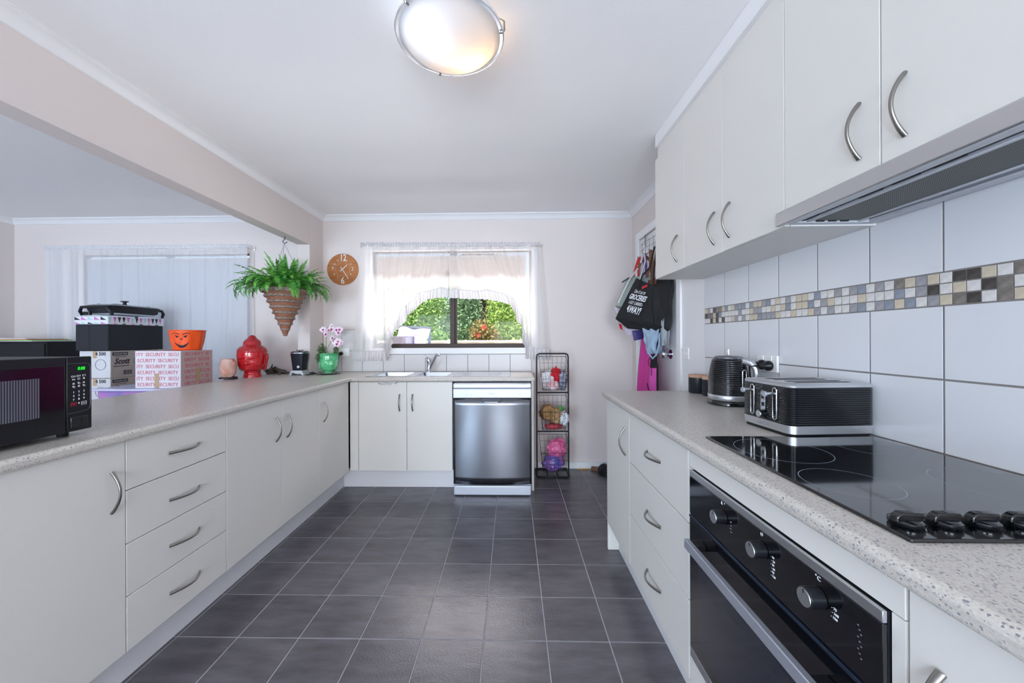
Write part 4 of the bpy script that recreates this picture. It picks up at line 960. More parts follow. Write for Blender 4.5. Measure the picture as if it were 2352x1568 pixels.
# ------------------------------------------------------------------ dining side: table with stacked boxes
tb = thing('dining_table', 'plain wooden table behind the peninsula under stacked boxes', 'table', (-2.87, 2.62, 0))
twd = mat('mid_oak', '#9b7b58', .5, var=.15, scale=6, stretch=(1, 10, 1))
MB().box(-3.46, -2.20, 2.10, 3.16, .680, .710).build('table_top', twd, tb, bevel=.004)
for x in (-3.42, -2.30):
    for y in (2.14, 3.06): MB().box(x, x + .06, y, y + .06, 0, .6795).build('leg', twd, tb, bevel=.003)
kraft = mat('grey_kraft_card', '#a89f99', .85, var=.06, scale=12); kraft_w = mat('white_printed_card', '#c9cace', .8, var=.03, scale=9); tape_m = mat('brown_tape', '#b39a7c', .35); ink = mat('dark_ink', '#33323a', .8)
def carton(label, x0, x1, y0, y1, z0, z1, tl):
    t = thing('carton', label, 'box', ((x0 + x1) / 2, (y0 + y1) / 2, z0))
    c = MB().box(x0, x1, y0, y1, z0, z1 - .001).build('carton_body', kraft, t, bevel=.002)
    MB().box(x0 + .003, x1 - .003, y0 - .0008, y0, z0 + .003, z1 - .003).build('printed_panel', kraft_w, t)
    MB().box(x1, x1 + .0008, y0 + .012, y0 + .125, z1 - .036, z1 - .012).build('logo_bar', ink, c)
    text('lettering', 'Kimberly-Clark', .0155, (x1 + .0012, y0 + .07, z1 - .024), '+x', kraft_w, c)
    text('lettering', 'PROFESSIONAL', .011, (x1 + .0010, y0 + .07, z1 - .047), '+x', ink, c, spacing=1.2)
    text('lettering', 'Scott', .060, (x1 + .0010, y0 + .078, z1 - .083), '+x', ink, c, shear=.35, bold=.0016, sx=.85)
    text('lettering', 'Optimum Hand Towel', .0125, (x1 + .0010, y0 + .075, z1 - .118), '+x', ink, c)
    bc = MB()
    for k in range(10): bc.box(x1, x1 + .0008, y0 + .09 + .007 * k, y0 + .09 + .007 * k + (.004 if k % 3 else .002), z0 + .02, z0 + .055)
    bc.build('barcode', ink, c)
    MB().tube([(x1 + .0006, y0 + .205 + .034 * math.cos(2 * math.pi * i / 24), z1 - .085 + .034 * math.sin(2 * math.pi * i / 24)) for i in range(24)], .0012, 4, closed=True).build('stamp_ring', ink, c)
    text('lettering', '4 500', .036, (x0 + .165, y0 - .0012, z1 - .024), '-y', ink, c, bold=.001)
    MB().tube([(x0 + .165 + .040 * math.cos(2 * math.pi * i / 24), y0 - .0012, z1 - .105 + .040 * math.sin(2 * math.pi * i / 24)) for i in range(24)], .0014, 4, closed=True).build('stamp_ring', ink, c)
    MB().box(x0 + .105, x0 + .135, y0 - .0016, y0 - .0009, z1 - .055, z1 - .003).build('tape', tape_m, c)
    MB().box(x1 + .0008, x1 + .0014, y0 + .235, y0 + .275, z0 + .01, z1 - .02).build('tape', tape_m, c)
    return t
carton('paper towel carton standing on the table below another carton', -3.272, -3.030, 2.725, 3.10, .7105, .904, '')
carton('upper paper towel carton below the black fabric box', -3.272, -3.030, 2.725, 3.10, .9045, 1.112, '')
# fabric storage box with patterned lid
fbx = thing('storage_box', 'black fabric storage box with a triangle-patterned lid', 'storage box', (-3.14, 2.92, 1.1125))
x0, x1, y0, y1 = -3.285, -3.035, 2.710, 3.150
MB().box(x0, x1, y0, y1, 1.1125, 1.312).build('fabric_body', mat('charcoal_fabric', '#24262d', .8, bump=.3, bscale=300), fbx, bevel=.006)
MB().box(x0 + .105, x0 + .108, y0 - .0012, y0 + .001, 1.115, 1.310).build('seam', black_matt, fbx)
ld = MB().box(x0 - .004, x1 + .004, y0 - .004, y1 + .004, 1.3125, 1.372).build('lid', mat('white_lid_fabric', '#d9dde2', .7), fbx, bevel=.004)
tri = [mat('tri_pink', '#c978bd', .8), mat('tri_dark', '#33343b', .8), mat('tri_mint', '#a9cfd0', .8)]
for k, c in enumerate((1, 0, 2, 0, 1)):
    a = x0 + .050 * k
    MB().add([(a, y0 - .0046, 1.370), (a + .046, y0 - .0046, 1.345), (a, y0 - .0046, 1.345)], [(0, 2, 1)]).build('triangle', tri[c], ld)
    MB().add([(a + .048, y0 - .0046, 1.315), (a + .002, y0 - .0046, 1.330), (a + .002, y0 - .0046, 1.315)], [(0, 1, 2)]).build('triangle', tri[(c + 2) % 3], ld)
for k, c in enumerate((2, 0, 1, 1, 0, 2, 1, 0, 2, 0, 1, 1, 0)):
    a = y0 + .033 * k
    MB().add([(x1 + .0046, a, 1.370), (x1 + .0046, a + .026, 1.370), (x1 + .0046, a + .013, 1.325)], [(0, 2, 1)]).build('triangle', tri[c], ld)
    if k % 2: MB().add([(x1 + .0046, a, 1.314), (x1 + .0046, a + .03, 1.314), (x1 + .0046, a + .026, 1.321), (x1 + .0046, a + .004, 1.321)], [(0, 1, 2, 3)]).build('triangle', tri[0 if k % 4 == 1 else 1], ld)
# electric frypan on the box
fp = thing('electric_frypan', 'black electric frypan with glass lid on the fabric box', 'frypan', (-3.13, 2.93, 1.3725))
def fw(x, y, z): return (-3.145 + x, 2.935 + y, 1.3725 + z)
stack([(.030, -.030), (.036, -.012), (.075, 0), (.082, .006), (.085, .006)], .125, .195, .05, fn=fw).build('pan', mat('black_cast_pan', '#1d1e24', .45), fp, smooth=50)
stack([(.0855, .002), (.092, -.012), (.100, -.045), (.103, -.075)], .125, .195, .05, fn=fw).build('glass_lid', mat('smoked_glass_lid', '#9aa0a8', .08, trans=.6, ior=1.3), fp, smooth=50)
MB().lathe([(.014, .103), (.014, .110), (.010, .118), (.012, .126), (.026, .131), (.026, .135), (.012, .138), (0, .138)], fw(0, 0, 0), 24).build('lid_knob', black_plastic, fp, smooth=50)
for s_ in (-1, 1):
    pts = [fw(-.115, s_ * .200, .0095), fw(-.115, s_ * .215, .04), fw(-.095, s_ * .222, .070), fw(0, s_ * .226, .074), fw(.095, s_ * .222, .070), fw(.115, s_ * .212, .040), fw(.118, s_ * .198, .0095)]
    MB().tube(pts, [.0095, .011, .011, .010, .011, .012, .0095], 10).build('handle', black_plastic, fp, smooth=80)
MB().box(*[v for v in (fw(-.105, 0, 0)[0], fw(-.06, 0, 0)[0], fw(0, -.205, 0)[1], fw(0, -.18, 0)[1], fw(0, 0, .012)[2], fw(0, 0, .036)[2])]).build('socket', black_plastic, fp, bevel=.002)
sx_ = [fw(-.108, -.206, .010), fw(-.057, -.206, .010), fw(-.057, -.206, .038), fw(-.108, -.206, .038)]
MB().tube(sx_, .0022, 6, closed=True).build('socket_frame', silver_plastic, fp)
MB().box(fw(-.10, 0, 0)[0], fw(.10, 0, 0)[0], fw(0, -.15, 0)[1], fw(0, .15, 0)[1], fw(0, 0, .018)[2], fw(0, 0, .030)[2]).build('element_base', silver_plastic, fp)
# plastic tub
tu = thing('plastic_tub', 'clear purple storage tub with a pale lid under the carton', 'storage tub', (-2.50, 2.54, .7105))
tub_m = mat('purple_clear_plastic', '#8f86c9', .25, col2='#c98fd0', scale=9, trans=.25, ior=1.2)
tbm = MB(); tbm.prism([(-2.775, .7105), (-2.225, .7105), (-2.205, .850), (-2.795, .850)], 'y', 2.425, 2.700); tbm.build('tub_body', tub_m, tu, bevel=.01, recalc=True)
MB().box(-2.815, -2.190, 2.405, 2.715, .8505, .866).build('tub_lid', mat('pale_lilac_lid', '#c3c3e0', .3), tu, bevel=.005)
# red-printed carton
sc_ = thing('carton', 'white carton printed all over with red SECURITY lettering', 'box', (-2.39, 2.58, .8665))
bx0, bx1, by0, by1, bz0, bz1 = -2.545, -2.232, 2.440, 2.705, .8665, 1.118
MB().box(bx0, bx1, by0, by1, bz0, bz1).build('carton_body', mat('pinkish_white_card', '#d3cdd3', .8, var=.03, scale=10), sc_, bevel=.002)
MB().box(bx1, bx1 + .0006, by0 + .002, by1 - .002, bz0 + .002, bz1 - .002).build('brown_side', mat('dusty_pink_card', '#bfa7a6', .8, var=.05, scale=14), sc_)
sink_ = mat('red_ink', '#cb6470', .8)
for k in range(6):
    z = bz1 - .025 - k * .0405; s_ = ('ITY  SECURITY  SECU', 'ECURITY  SECURITY', 'ITY  SECURITY  SECU')[k % 2]
    text('lettering', s_, .0335, ((bx0 + bx1) / 2, by0 - .0009, z), '-y', sink_, sc_, sx=.93)
    text('lettering', ('SECURITY  SE', 'URITY  SECUR')[k % 2], .0335, (bx1 + .0012, (by0 + by1) / 2, z + .002), '+x', sink_, sc_, sx=1.0)
MB().box(bx0 + .135, bx0 + .165, by0 - .0016, by0 - .0009, bz0 + .002, bz0 + .10).build('tape', tape_m, sc_)
MB().box(bx1 + .0014, bx1 + .002, by0 + .12, by0 + .155, bz0 + .03, bz0 + .13).build('tape', tape_m, sc_)
for k in range(4): text('lettering', 'SECURITY  SECURITY', .03, ((bx0 + bx1) / 2, by0 + .04 + .06 * k, bz1 + .0005), '+z', sink_, sc_, sx=.9)
# orange pumpkin bucket
pb = Vector((-2.325, 2.60, bz1)); pk = thing('treat_bucket', 'orange plastic bucket with a black pumpkin face', 'bucket', pb)
org = mat('orange_plastic', '#f0561a', .3, spec=.5)
wb2 = MB()
def buck(u, v):
    a = 2 * math.pi * u; r = .078 + .024 * v + .004 * math.cos(8 * a) * math.sin(math.pi * v); return (pb.x + r * math.cos(a), pb.y + r * math.sin(a), bz1 + .001 + .140 * v)
wb2.grid(buck, 64, 12, closed_u=True); wb2.lathe([(0, .001), (.078, .001)], pb, 64)
wb2.build('bucket_shell', org, pk, smooth=60, solid=.002)
MB().tube([(pb.x + .103 * math.cos(2 * math.pi * i / 40), pb.y + .103 * math.sin(2 * math.pi * i / 40), bz1 + .140) for i in range(40)], .004, 8, closed=True).build('rim', org, pk, smooth=80)
fa = R(-70)
def onb(da, z, o=.0016):
    v = (z - .001) / .14; a = fa + da; r = .078 + .024 * v + .0045 + o; return (pb.x + r * math.cos(a), pb.y + r * math.sin(a), bz1 + z)
for s_ in (-1, 1):
    MB().add([onb(s_ * .36, .108), onb(s_ * .13, .100), onb(s_ * .25, .088)], [(0, 1, 2)]).build('eye', ink, pk, recalc=True, solid=.001)
    MB().tube([onb(s_ * .50, .118), onb(s_ * .30, .122), onb(s_ * .12, .112)], .0022, 6).build('brow', ink, pk)
MB().add([onb(-.05, .075), onb(.05, .075), onb(0, .088)], [(0, 1, 2)]).build('nose', ink, pk, solid=.001)
mo = MB()
for k in range(10):
    a, b_ = -.45 + .09 * k, -.36 + .09 * k; f = lambda q: .062 - .026 * math.cos(q * 3.2); g_ = lambda q: f(q) - .018 * math.cos(q * 3.0)
    mo.add([onb(a, f(a)), onb(b_, f(b_)), onb(b_, g_(b_)), onb(a, g_(a))], [(0, 1, 2, 3)])
mo.build('mouth', ink, pk, solid=.001)
MB().tube([(pb.x - .104 + .208 * t, pb.y - .055 * math.sin(math.pi * t) - .035 * math.sin(math.pi * t), bz1 + .138 - .040 * math.sin(math.pi * t)) for t in [i / 14 for i in range(15)]], .003, 8).build('carry_handle', black_plastic, pk, smooth=80)
# sheet of paper on the lid, black cupboard with papers
tag(MB().box(-2.228, -2.195, 2.43, 2.69, .8665, .872).add([], []).build('paper_stack', white_print), 'thin stack of white paper on the tub lid', 'paper')
bc_ = thing('black_cupboard', 'low black cupboard against the dining wall', 'cupboard', (-4.1, 3.05, 0))
MB().box(-4.66, -3.70, 2.86, 3.22, 0, 1.185).build('cupboard_body', black_matt, bc_, bevel=.004)
MB().box(-4.655, -4.185, 2.844, 2.859, .05, 1.17).build('cupboard_door', black_matt, bc_, bevel=.003); MB().box(-4.175, -3.705, 2.844, 2.859, .05, 1.17).build('cupboard_door', black_matt, bc_, bevel=.003)
for k, (c, lb) in enumerate((('#d8d8da', 'white papers fanned on the black cupboard'), ('#58b04a', 'green folder fanned on the black cupboard'), ('#e07a4a', 'orange folder fanned on the black cupboard'), ('#c9d9ea', 'pale blue papers fanned on the black cupboard'))):
    o = MB().box(-.22, .22, -.14, .14, 0, .006).build('paper_folder', mat('folder_%d' % k, c, .7), None, loc=(-4.02 - .05 * k, 3.02, 1.1855 + .0065 * k), rot=(0, R(0), R(4 * k - 6)))
    tag(o, lb, 'folder')

# ------------------------------------------------------------------ curtains and blinds
voile = sheer('white_voile', '#f1efee', .36, .5); voile_f = sheer('white_voile_frill', '#dcd9da', .06, .22); voile2 = sheer('white_voile_dining', '#eceef2', .28, .45)
blind_m = sheer('cream_blind', '#e9dcd2', .0, .22); blind_g = sheer('grey_blind', '#d9dce2', .0, .22)
def lerp_path(pts, t):
    L = [0]
    for a, b in zip(pts[:-1], pts[1:]): L.append(L[-1] + (b - a).length)
    s_ = t * L[-1]
    for i in range(len(pts) - 1):
        if s_ <= L[i + 1] or i == len(pts) - 2:
            k = (s_ - L[i]) / max(1e-9, L[i + 1] - L[i]); return pts[i].lerp(pts[i + 1], min(1, max(0, k)))
YC = 3.315
P2 = lambda l: [at(x, y, Y=YC) for x, y in l]
seamL = P2([(809, 806), (850, 806), (884, 804), (885, 784), (886, 764), (897, 749), (916, 733), (919, 715), (928, 705), (953, 688), (959, 674), (996, 665), (1016, 660), (1031, 664)])
edgeL = P2([(806, 828), (850, 828), (888, 828), (899, 797), (899, 774), (916, 750), (934, 738), (936, 723), (952, 711), (970, 694), (982, 688), (1023, 682), (1027, 684), (1031, 684)])
seamR = P2([(1032, 665), (1055, 665), (1098, 669), (1118, 665), (1149, 672), (1175, 681), (1183, 693), (1190, 713), (1200, 728), (1200, 749), (1210, 771), (1216, 786), (1226, 798), (1262, 803)])
edgeR = P2([(1032, 685), (1047, 685), (1072, 687), (1115, 687), (1149, 693), (1171, 699), (1183, 720), (1187, 737), (1198, 747), (1201, 766), (1199, 781), (1207, 800), (1208, 824), (1264, 826)])
topL, topR = [at(828, 566, Y=YC), at(1031, 566, Y=YC)], [at(1032, 566, Y=YC), at(1240, 566, Y=YC)]
def curtain(label, top, seam, edge, seed, hook_n):
    t = thing('sheer_curtain', label, 'curtain', top[0].lerp(top[1], .5) - Vector((0, 0, 1.0)))
    ph = seed * 1.7
    fold = lambda u, v: .010 * math.sin(u * 46 + ph + .8 * math.sin(3 * v + u * 5)) + .007 * math.sin(u * 83 + 2 * ph) * (1 - .4 * v) + .012 * math.sin(u * 17 + ph)
    def fn(u, v):
        a = top[0].lerp(top[1], u); b_ = lerp_path(seam, u); p_ = a.lerp(b_, v); return (p_.x, YC + fold(u, v), p_.z)
    MB().grid(fn, 150, 24).build('voile_panel', voile, t, smooth=179)
    def rf(u, v):
        a = lerp_path(seam, u); b_ = lerp_path(edge, u); p_ = a.lerp(b_, v); return (p_.x + .003 * v * math.sin(u * 310), YC + fold(u, 1) - .004 + (.003 + .013 * v) * math.sin(u * 260 + math.sin(u * 37) * 2), p_.z + .002 * v * math.sin(u * 120))
    MB().grid(rf, 320, 4).build('frill', voile_f, t, smooth=179)
    def hf(u, v):
        a = top[0].lerp(top[1], u); return (a.x, YC - .006 + .010 * math.sin(u * 330 + math.sin(u * 41) * 3), a.z + .000 + .036 * v + .005 * v * math.sin(u * 170 + ph))
    MB().grid(hf, 320, 3).build('gathered_heading', voile_f, t, smooth=179)
    MB().tube([lerp_path(seam, k / 120) + Vector((0, -.014 + .003 * math.sin(k * 2.1), .002 * math.sin(k * 1.7))) for k in range(121)], .0022, 5).build('frill_seam', voile_f, t)
    return t
curtain('sheer white curtain with frilled arch hanging by the clock', topL, seamL, edgeL, 1, 0)
curtain('sheer white curtain with frilled arch hanging above the wire rack', topR, seamR, edgeR, 2, 0)
z_ = at(1034, 566, Y=YC).z
rd = thing('curtain_rod', 'thin white curtain rod above the sink window', 'curtain rod', (-.56, YC, z_ + .012))
MB().tube([(topL[0].x - .008, YB - .0005, z_ + .014), (topL[0].x - .008, YC + .02, z_ + .014), (topL[0].x, YC, z_ + .014), (topR[1].x, YC, z_ + .014), (topR[1].x + .008, YC + .02, z_ + .014), (topR[1].x + .008, YB - .0005, z_ + .014)], .006, 8).build('rod', white_plastic, rd, smooth=60)
# roller blind over the sink window
rb = thing('roller_blind', 'cream roller blind half drawn behind the sheer curtains', 'blind', (-.56, YB + .02, 1.69))
MB().box(-1.252, .132, YB + .0195, YB + .0205, 1.690, 1.950).build('blind_cloth', blind_m, rb)
MB().cyl((-1.252, YB + .026, 1.950), (.132, YB + .026, 1.950), .016, n=20).build('roller', mat('blind_roll', '#e3d9d0', .7), rb, smooth=60)
MB().box(-1.250, .130, YB + .015, YB + .025, 1.684, 1.697).build('bottom_bar', mat('blind_roll', ''), rb, bevel=.002)
cdx = at(1028, 640, Y=YB + .012).x
MB().tube([(cdx, YB + .012, 1.955), (cdx, YB + .012, 1.66)], .0016, 6).build('pull_cord', mat('cream_cord', '#d9c7b0', .8), rb)
MB().lathe([(.002, 0), (.010, .006), (.011, .03), (.008, .042), (.010, .052), (.003, .062), (0, .063)], (cdx, YB + .008, at(1028, 635, Y=YB).z), 14).build('cord_acorn', mat('dark_wood_acorn', '#4a3524', .5), rb, smooth=60)
# dining curtain and blind
zt = at(300, 572, Y=YC).z; xa, xb = at(103, 600, Y=YC).x, at(568, 600, Y=YC).x
dc = thing('sheer_curtain', 'long sheer white curtain across the dining window', 'curtain', ((xa + xb) / 2, YC, .25))
def df_(u, v):
    x = xa + (xb - xa) * u; uu = u + .018 * v * math.sin(u * 21 + 1.3); return (x + .015 * math.sin(u * 30) * v * .3, YC + .024 * math.sin(uu * 58 + 1.6 * math.sin(uu * 17) + .9 * v * math.sin(uu * 9)) * (.45 + .55 * v) + .004 * math.sin(uu * 170) * (1 - v), zt - (zt - .25) * v)
MB().grid(df_, 300, 20).build('voile_panel', voile2, dc, smooth=179)
MB().grid(lambda u, v: (xa + (xb - xa) * u, YC - .004 + .011 * math.sin(u * 560 + 3 * math.sin(u * 50)), zt + .036 * v + .004 * v * math.sin(u * 240)), 560, 3).build('gathered_heading', voile2, dc, smooth=179)
rd2 = thing('curtain_rod', 'thin white curtain rod above the dining window', 'curtain rod', ((xa + xb) / 2, YC, zt + .01))
MB().tube([(xa, YB - .0005, zt + .014), (xa, YC + .02, zt + .014), (xa + .01, YC, zt + .014), (xb, YC, zt + .014), (xb + .01, YC + .02, zt + .014), (xb + .01, YB - .0005, zt + .014)], .006, 8).build('rod', white_plastic, rd2, smooth=60)
MB().box(xb + .002, xb + .020, YB - .012, YB - .001, zt - .005, zt + .035).build('bracket', white_plastic, rd2, bevel=.002)
db = thing('roller_blind', 'grey roller blind drawn down over the dining window', 'blind', (-3.25, YB + .02, .97))
MB().box(-4.022, -2.462, YB + .0195, YB + .0205, .962, 1.945).build('blind_cloth', blind_g, db)
MB().cyl((-4.022, YB + .027, 1.947), (-2.462, YB + .027, 1.947), .016, n=20).build('roller', mat('blind_roll', ''), db, smooth=60)
MB().tube([(-2.40, YB - .02, zt - .02), (-2.402, YB - .02, 1.45), (-2.398, YB - .02, 1.18)], .0028, 6).build('pull_cord', white_plastic, db, smooth=60)
# ------------------------------------------------------------------ wire rack with three baskets
RX0, RX1, RYB = .213, .487, 3.300
rk = thing('wire_rack', 'black three-tier wire basket rack beside the dishwasher', 'rack', (.35, 3.24, 0))
def P_(x, y, z): return Vector((x, y, z))
YU = 3.215
MB().tube([P_(RX0, YU, .012), P_(RX0, YU, 1.03), P_(RX0 + .006, YU, 1.052), P_(RX0 + .024, YU, 1.060), P_(RX1 - .024, YU, 1.060), P_(RX1 - .006, YU, 1.052), P_(RX1, YU, 1.03), P_(RX1, YU, .012)], .0065, 10).build('upright_frame', black_metal, rk, smooth=70)
for z in (.722, .385): MB().tube([P_(RX0, YU, z), P_(RX1, YU, z)], .006, 8).build('cross_bar', black_metal, rk)
MB().tube([P_(RX0 - .004, 3.365, .0075), P_(RX0 - .004, 3.20, .0075), P_(RX0 + .012, 3.165, .0075), P_(RX1 - .012, 3.165, .0075), P_(RX1 + .004, 3.20, .0075), P_(RX1 + .004, 3.365, .0075)], .0072, 10, closed=True).build('base_loop', black_metal, rk, smooth=70)
for x in (.305, .395): MB().tube([P_(x, 3.17, .0075), P_(x, 3.365, .0075)], .004, 6).build('base_bar', black_metal, rk)
BASK = []
for zt_, hgt in ((1.035, .275), (.700, .285), (.365, .285)):
    x0, x1 = RX0 + .020, RX1 - .020; yb, yf = YU - .013, 3.040; zb = zt_ - hgt; zf = zt_ - .115
    b = MB(); wr = .0011
    yb2, yf2, xi = YU - .020, 3.085, .026
    def bk_(u, v):   return P_((x0 + xi * (1 - v)) + ((x1 - xi * (1 - v)) - (x0 + xi * (1 - v))) * u, yb2 + (yb - yb2) * v, zb + (zt_ - zb) * v)
    def fr_(u, v):   return P_((x0 + xi * (1 - v)) + ((x1 - xi * (1 - v)) - (x0 + xi * (1 - v))) * u, yf2 + (yf - yf2) * v, zb + (zf - zb) * v)
    for k in range(7): b.tube([bk_(k / 6, 1), bk_(k / 6, 0), fr_(k / 6, 0), fr_(k / 6, 1)], wr, 5)
    for k in range(6): b.tube([fr_(0, k / 5), bk_(0, k / 5 * .98), bk_(1, k / 5 * .98), fr_(1, k / 5)], wr, 5, closed=True) if k < 4 else b.tube([bk_(0, k / 5), bk_(1, k / 5)], wr, 5)
    for s_ in (0, 1):
        for k in range(1, 5):
            t = k / 5; b.tube([fr_(s_, 0).lerp(bk_(s_, 0), t), fr_(s_, 1).lerp(bk_(s_, 1), t)], wr, 5)
    for k in range(1, 4): b.tube([fr_(0, 0).lerp(bk_(0, 0), k / 4), fr_(1, 0).lerp(bk_(1, 0), k / 4)], wr, 5)
    bo = b.build('wire_basket', black_metal, rk)
    MB().tube([fr_(0, 1), fr_(1, 1), bk_(1, 1), bk_(0, 1)], .0022, 6, closed=True).build('rim_wire', black_metal, bo)
    for s_ in (0, 1): MB().tube([bk_(s_, .96) + P_(0, .004, 0), P_((x0, x1)[s_], YU + .009, zt_ - .002), P_((x0, x1)[s_], YU + .008, zt_ + .016), P_((x0, x1)[s_], YU - .010, zt_ + .016)], .0022, 6).build('hook', black_metal, bo)
    BASK.append((zb, (x0 + x1) / 2, 3.145))
def lump(name, label, cat, c, r, m_, seed, group=None, amp=.35, fr=2.4):
    o = MB().blob(c, r, 4, amp, fr, seed).build(name, m_, None, smooth=60); return tag(o, label, cat, group)
zb, xm, ym = BASK[0]
red_c = mat('red_cloth', '#c01a26', .8, bump=.3, bscale=60); wht_c = mat('white_cloth', '#d6d3d6', .8, bump=.4, bscale=60); nav_c = mat('navy_white_cloth', '#343955', .8, col2='#b9bccb', scale=70)
lump('folded_cloth', 'crumpled white cloth in the top wire basket', 'cloth', (xm - .050, ym - .002, zb + .078), (.056, .046, .074), wht_c, 1)
lump('folded_cloth', 'red cloth in the top wire basket', 'cloth', (xm + .020, ym + .006, zb + .098), (.046, .046, .088), red_c, 2)
lump('folded_cloth', 'small red and white cloth low in the top basket', 'cloth', (xm - .010, ym - .055, zb + .042), (.050, .016, .038), mat('red_white_cloth', '#c62431', .8, col2='#e0dadd', scale=18), 3, amp=.2)
lump('folded_cloth', 'navy and white patterned cloth in the top wire basket', 'cloth', (xm + .076, ym, zb + .080), (.036, .048, .080), nav_c, 4)
zb, xm, ym = BASK[1]
pota = mat('brown_potato_bag', '#a07a4c', .6, col2='#6e4f34', scale=16, bump=.5, bscale=30)
lump('produce_bag', 'brown bag of onions in the middle wire basket', 'bag', (xm - .050, ym - .012, zb + .150), (.066, .060, .066), pota, 5)
lump('produce_bag', 'tan paper bag heaped in the middle wire basket', 'bag', (xm + .022, ym - .022, zb + .125), (.052, .056, .062), mat('tan_bag', '#b9976a', .6, col2='#8a6a48', scale=14), 6)
lump('plastic_bag', 'white plastic bag hanging over the middle wire basket', 'bag', (xm + .082, ym - .030, zb + .105), (.042, .064, .060), mat('white_film', '#d3d6dc', .35, bump=.6, bscale=40), 7)
lump('plastic_bag', 'red net bag at the bottom of the middle basket', 'bag', (xm, ym - .005, zb + .032), (.075, .042, .027), mat('red_net', '#b0414b', .6), 8, amp=.15)
lump('plastic_bag', 'green packet in the middle wire basket', 'bag', (xm + .060, ym + .032, zb + .172), (.034, .014, .022), mat('green_packet', '#3fa04a', .45), 9, amp=.2)
zb, xm, ym = BASK[2]
lump('plastic_bag', 'translucent pink plastic bag in the bottom wire basket', 'bag', (xm + .026, ym + .004, zb + .175), (.078, .050, .080), mat('pink_film', '#c24a80', .3, col2='#d9719a', scale=14, bump=.6, bscale=30), 10)
lump('plastic_bag', 'bright blue plastic bag in the bottom wire basket', 'bag', (xm - .004, ym - .006, zb + .062), (.092, .058, .066), mat('blue_film', '#2f4fa0', .25, col2='#a25a86', scale=10, bump=.6, bscale=30), 11)

# ------------------------------------------------------------------ bags hanging on the side door
def bilin(q, u, v): return q[0].lerp(q[1], u).lerp(q[3].lerp(q[2], u), v)      # q: TL TR BR BL
def sheet(b, q, nu=24, nv=28, bulge=.0, n_=None, amp=.006, seed=0., fr=9.):
    nn = n_ or (q[1] - q[0]).cross(q[3] - q[0]).normalized()
    def fn(u, v):
        p = bilin(q, u, v); k = bulge * math.sin(math.pi * u) * math.sin(math.pi * min(1, v * 1.0)) + amp * mnoise.noise(Vector((u * fr * .5 + seed, v * fr * .35, seed)))
        return p + nn * k
    return b.grid(fn, nu, nv)
def pouch(name, label, front, depth, m_, amp=.006, seed=0., bulge=.02):        # soft bag: front sheet, back sheet against the door, joined sides
    t = thing(name, label, 'bag', (front[2] + front[3]) / 2, None)
    b = MB(); nn = (front[1] - front[0]).cross(front[3] - front[0]).normalized()
    if nn.x > 0: nn = -nn
    sheet(b, front, bulge=bulge, n_=nn, amp=amp, seed=seed)
    back = [p - nn * depth for p in front]
    sheet(b, back, bulge=0, n_=nn, amp=amp * .3, seed=seed + 5)
    for i, j in ((0, 3), (3, 2), (2, 1)): sheet(b, [front[i], back[i], back[j], front[j]], 4, 28, n_=nn, amp=0)
    b.build('bag_body', m_, t, smooth=60)
    return t, nn
def strap(t, pts, w_, m_, name='strap'): return MB().tube(pts, w_, 6, flat=.25, up=(-1, -.4, 0)).build(name, m_, t, smooth=60)
A = lambda x, y, Y: at(x, y, Y=Y)
HK = [Vector((XR - .045, 3.02, 1.835)), Vector((XR - .045, 2.90, 1.835)), Vector((XR - .045, 2.78, 1.835)), Vector((XR - .045, 2.66, 1.835)), Vector((XR - .045, 2.54, 1.835))]
hr_ = thing('door_hook_rack', 'silver wire over-door hook rack on the side door', 'hook rack', (XR - .03, 2.8, 1.80))
wire = mat('thin_silver_wire', '#8f9095', .35, .9)
for z in (1.955, 1.905, 1.855): MB().tube([Vector((XR - .004, 3.10, z + .02)), Vector((XR - .03, 3.08, z)), Vector((XR - .045, 2.98, z + .005)), Vector((XR - .03, 2.80, z)), Vector((XR - .045, 2.62, z + .005)), Vector((XR - .004, 2.50, z + .02))], .0022, 6).build('rail', wire, hr_, smooth=80)
for y in (3.05, 2.97, 2.89, 2.81, 2.73, 2.65): MB().tube([Vector((XR - .034, y, 1.965)), Vector((XR - .034, y, 1.85))], .0018, 5).build('upright', wire, hr_)
for h in HK: MB().tube([h + Vector((.012, 0, .03)), h + Vector((.0, 0, .012)), h + Vector((-.012, 0, .0)), h + Vector((-.030, 0, .006)), h + Vector((-.036, 0, .022))], .003, 6).build('hook', wire, hr_, smooth=80)
for y in (3.06, 2.56): MB().box(XR - .006, XR - .003, y - .01, y + .01, 1.95, 2.034).build('door_strap', wire, hr_)
blk = mat('black_nonwoven', '#191a1d', .75, bump=.3, bscale=500)
bg = thing('tote_bag', 'black shopping tote printed with white slogan on the side door', 'bag', A(1475, 760, 2.7))
TL, TR, BR, BL = A(1461, 639, 2.93), A(1500, 655, 2.66), A(1499, 745, 2.62), A(1414, 732, 2.90)
RT, RB = A(1547, 640, 2.49), A(1538, 757, 2.50); B1, B2 = A(1441, 754, 2.86), A(1531, 763, 2.56)
fpn = MB(); sheet(fpn, [TL, TR, BR, BL], 30, 30, bulge=-.006, amp=.010, seed=1.2); fpn.build('front_panel', blk, bg, smooth=60, solid=.002)
gsn = MB(); sheet(gsn, [TR, RT, RB, BR], 16, 30, bulge=.012, amp=.016, seed=3.3, fr=7); gsn.build('gusset', blk, bg, smooth=60, solid=.002)
bot = MB(); sheet(bot, [BL, BR, B2, B1], 20, 8, amp=.004); sheet(bot, [BR, RB, B2, BR.lerp(B2, .5)], 6, 6, amp=0); bot.build('base_panel', blk, bg, smooth=60, solid=.002)
TLb, BLb = Vector((1.075, 3.0, TL.z)), Vector((1.06, 3.0, B1.z))
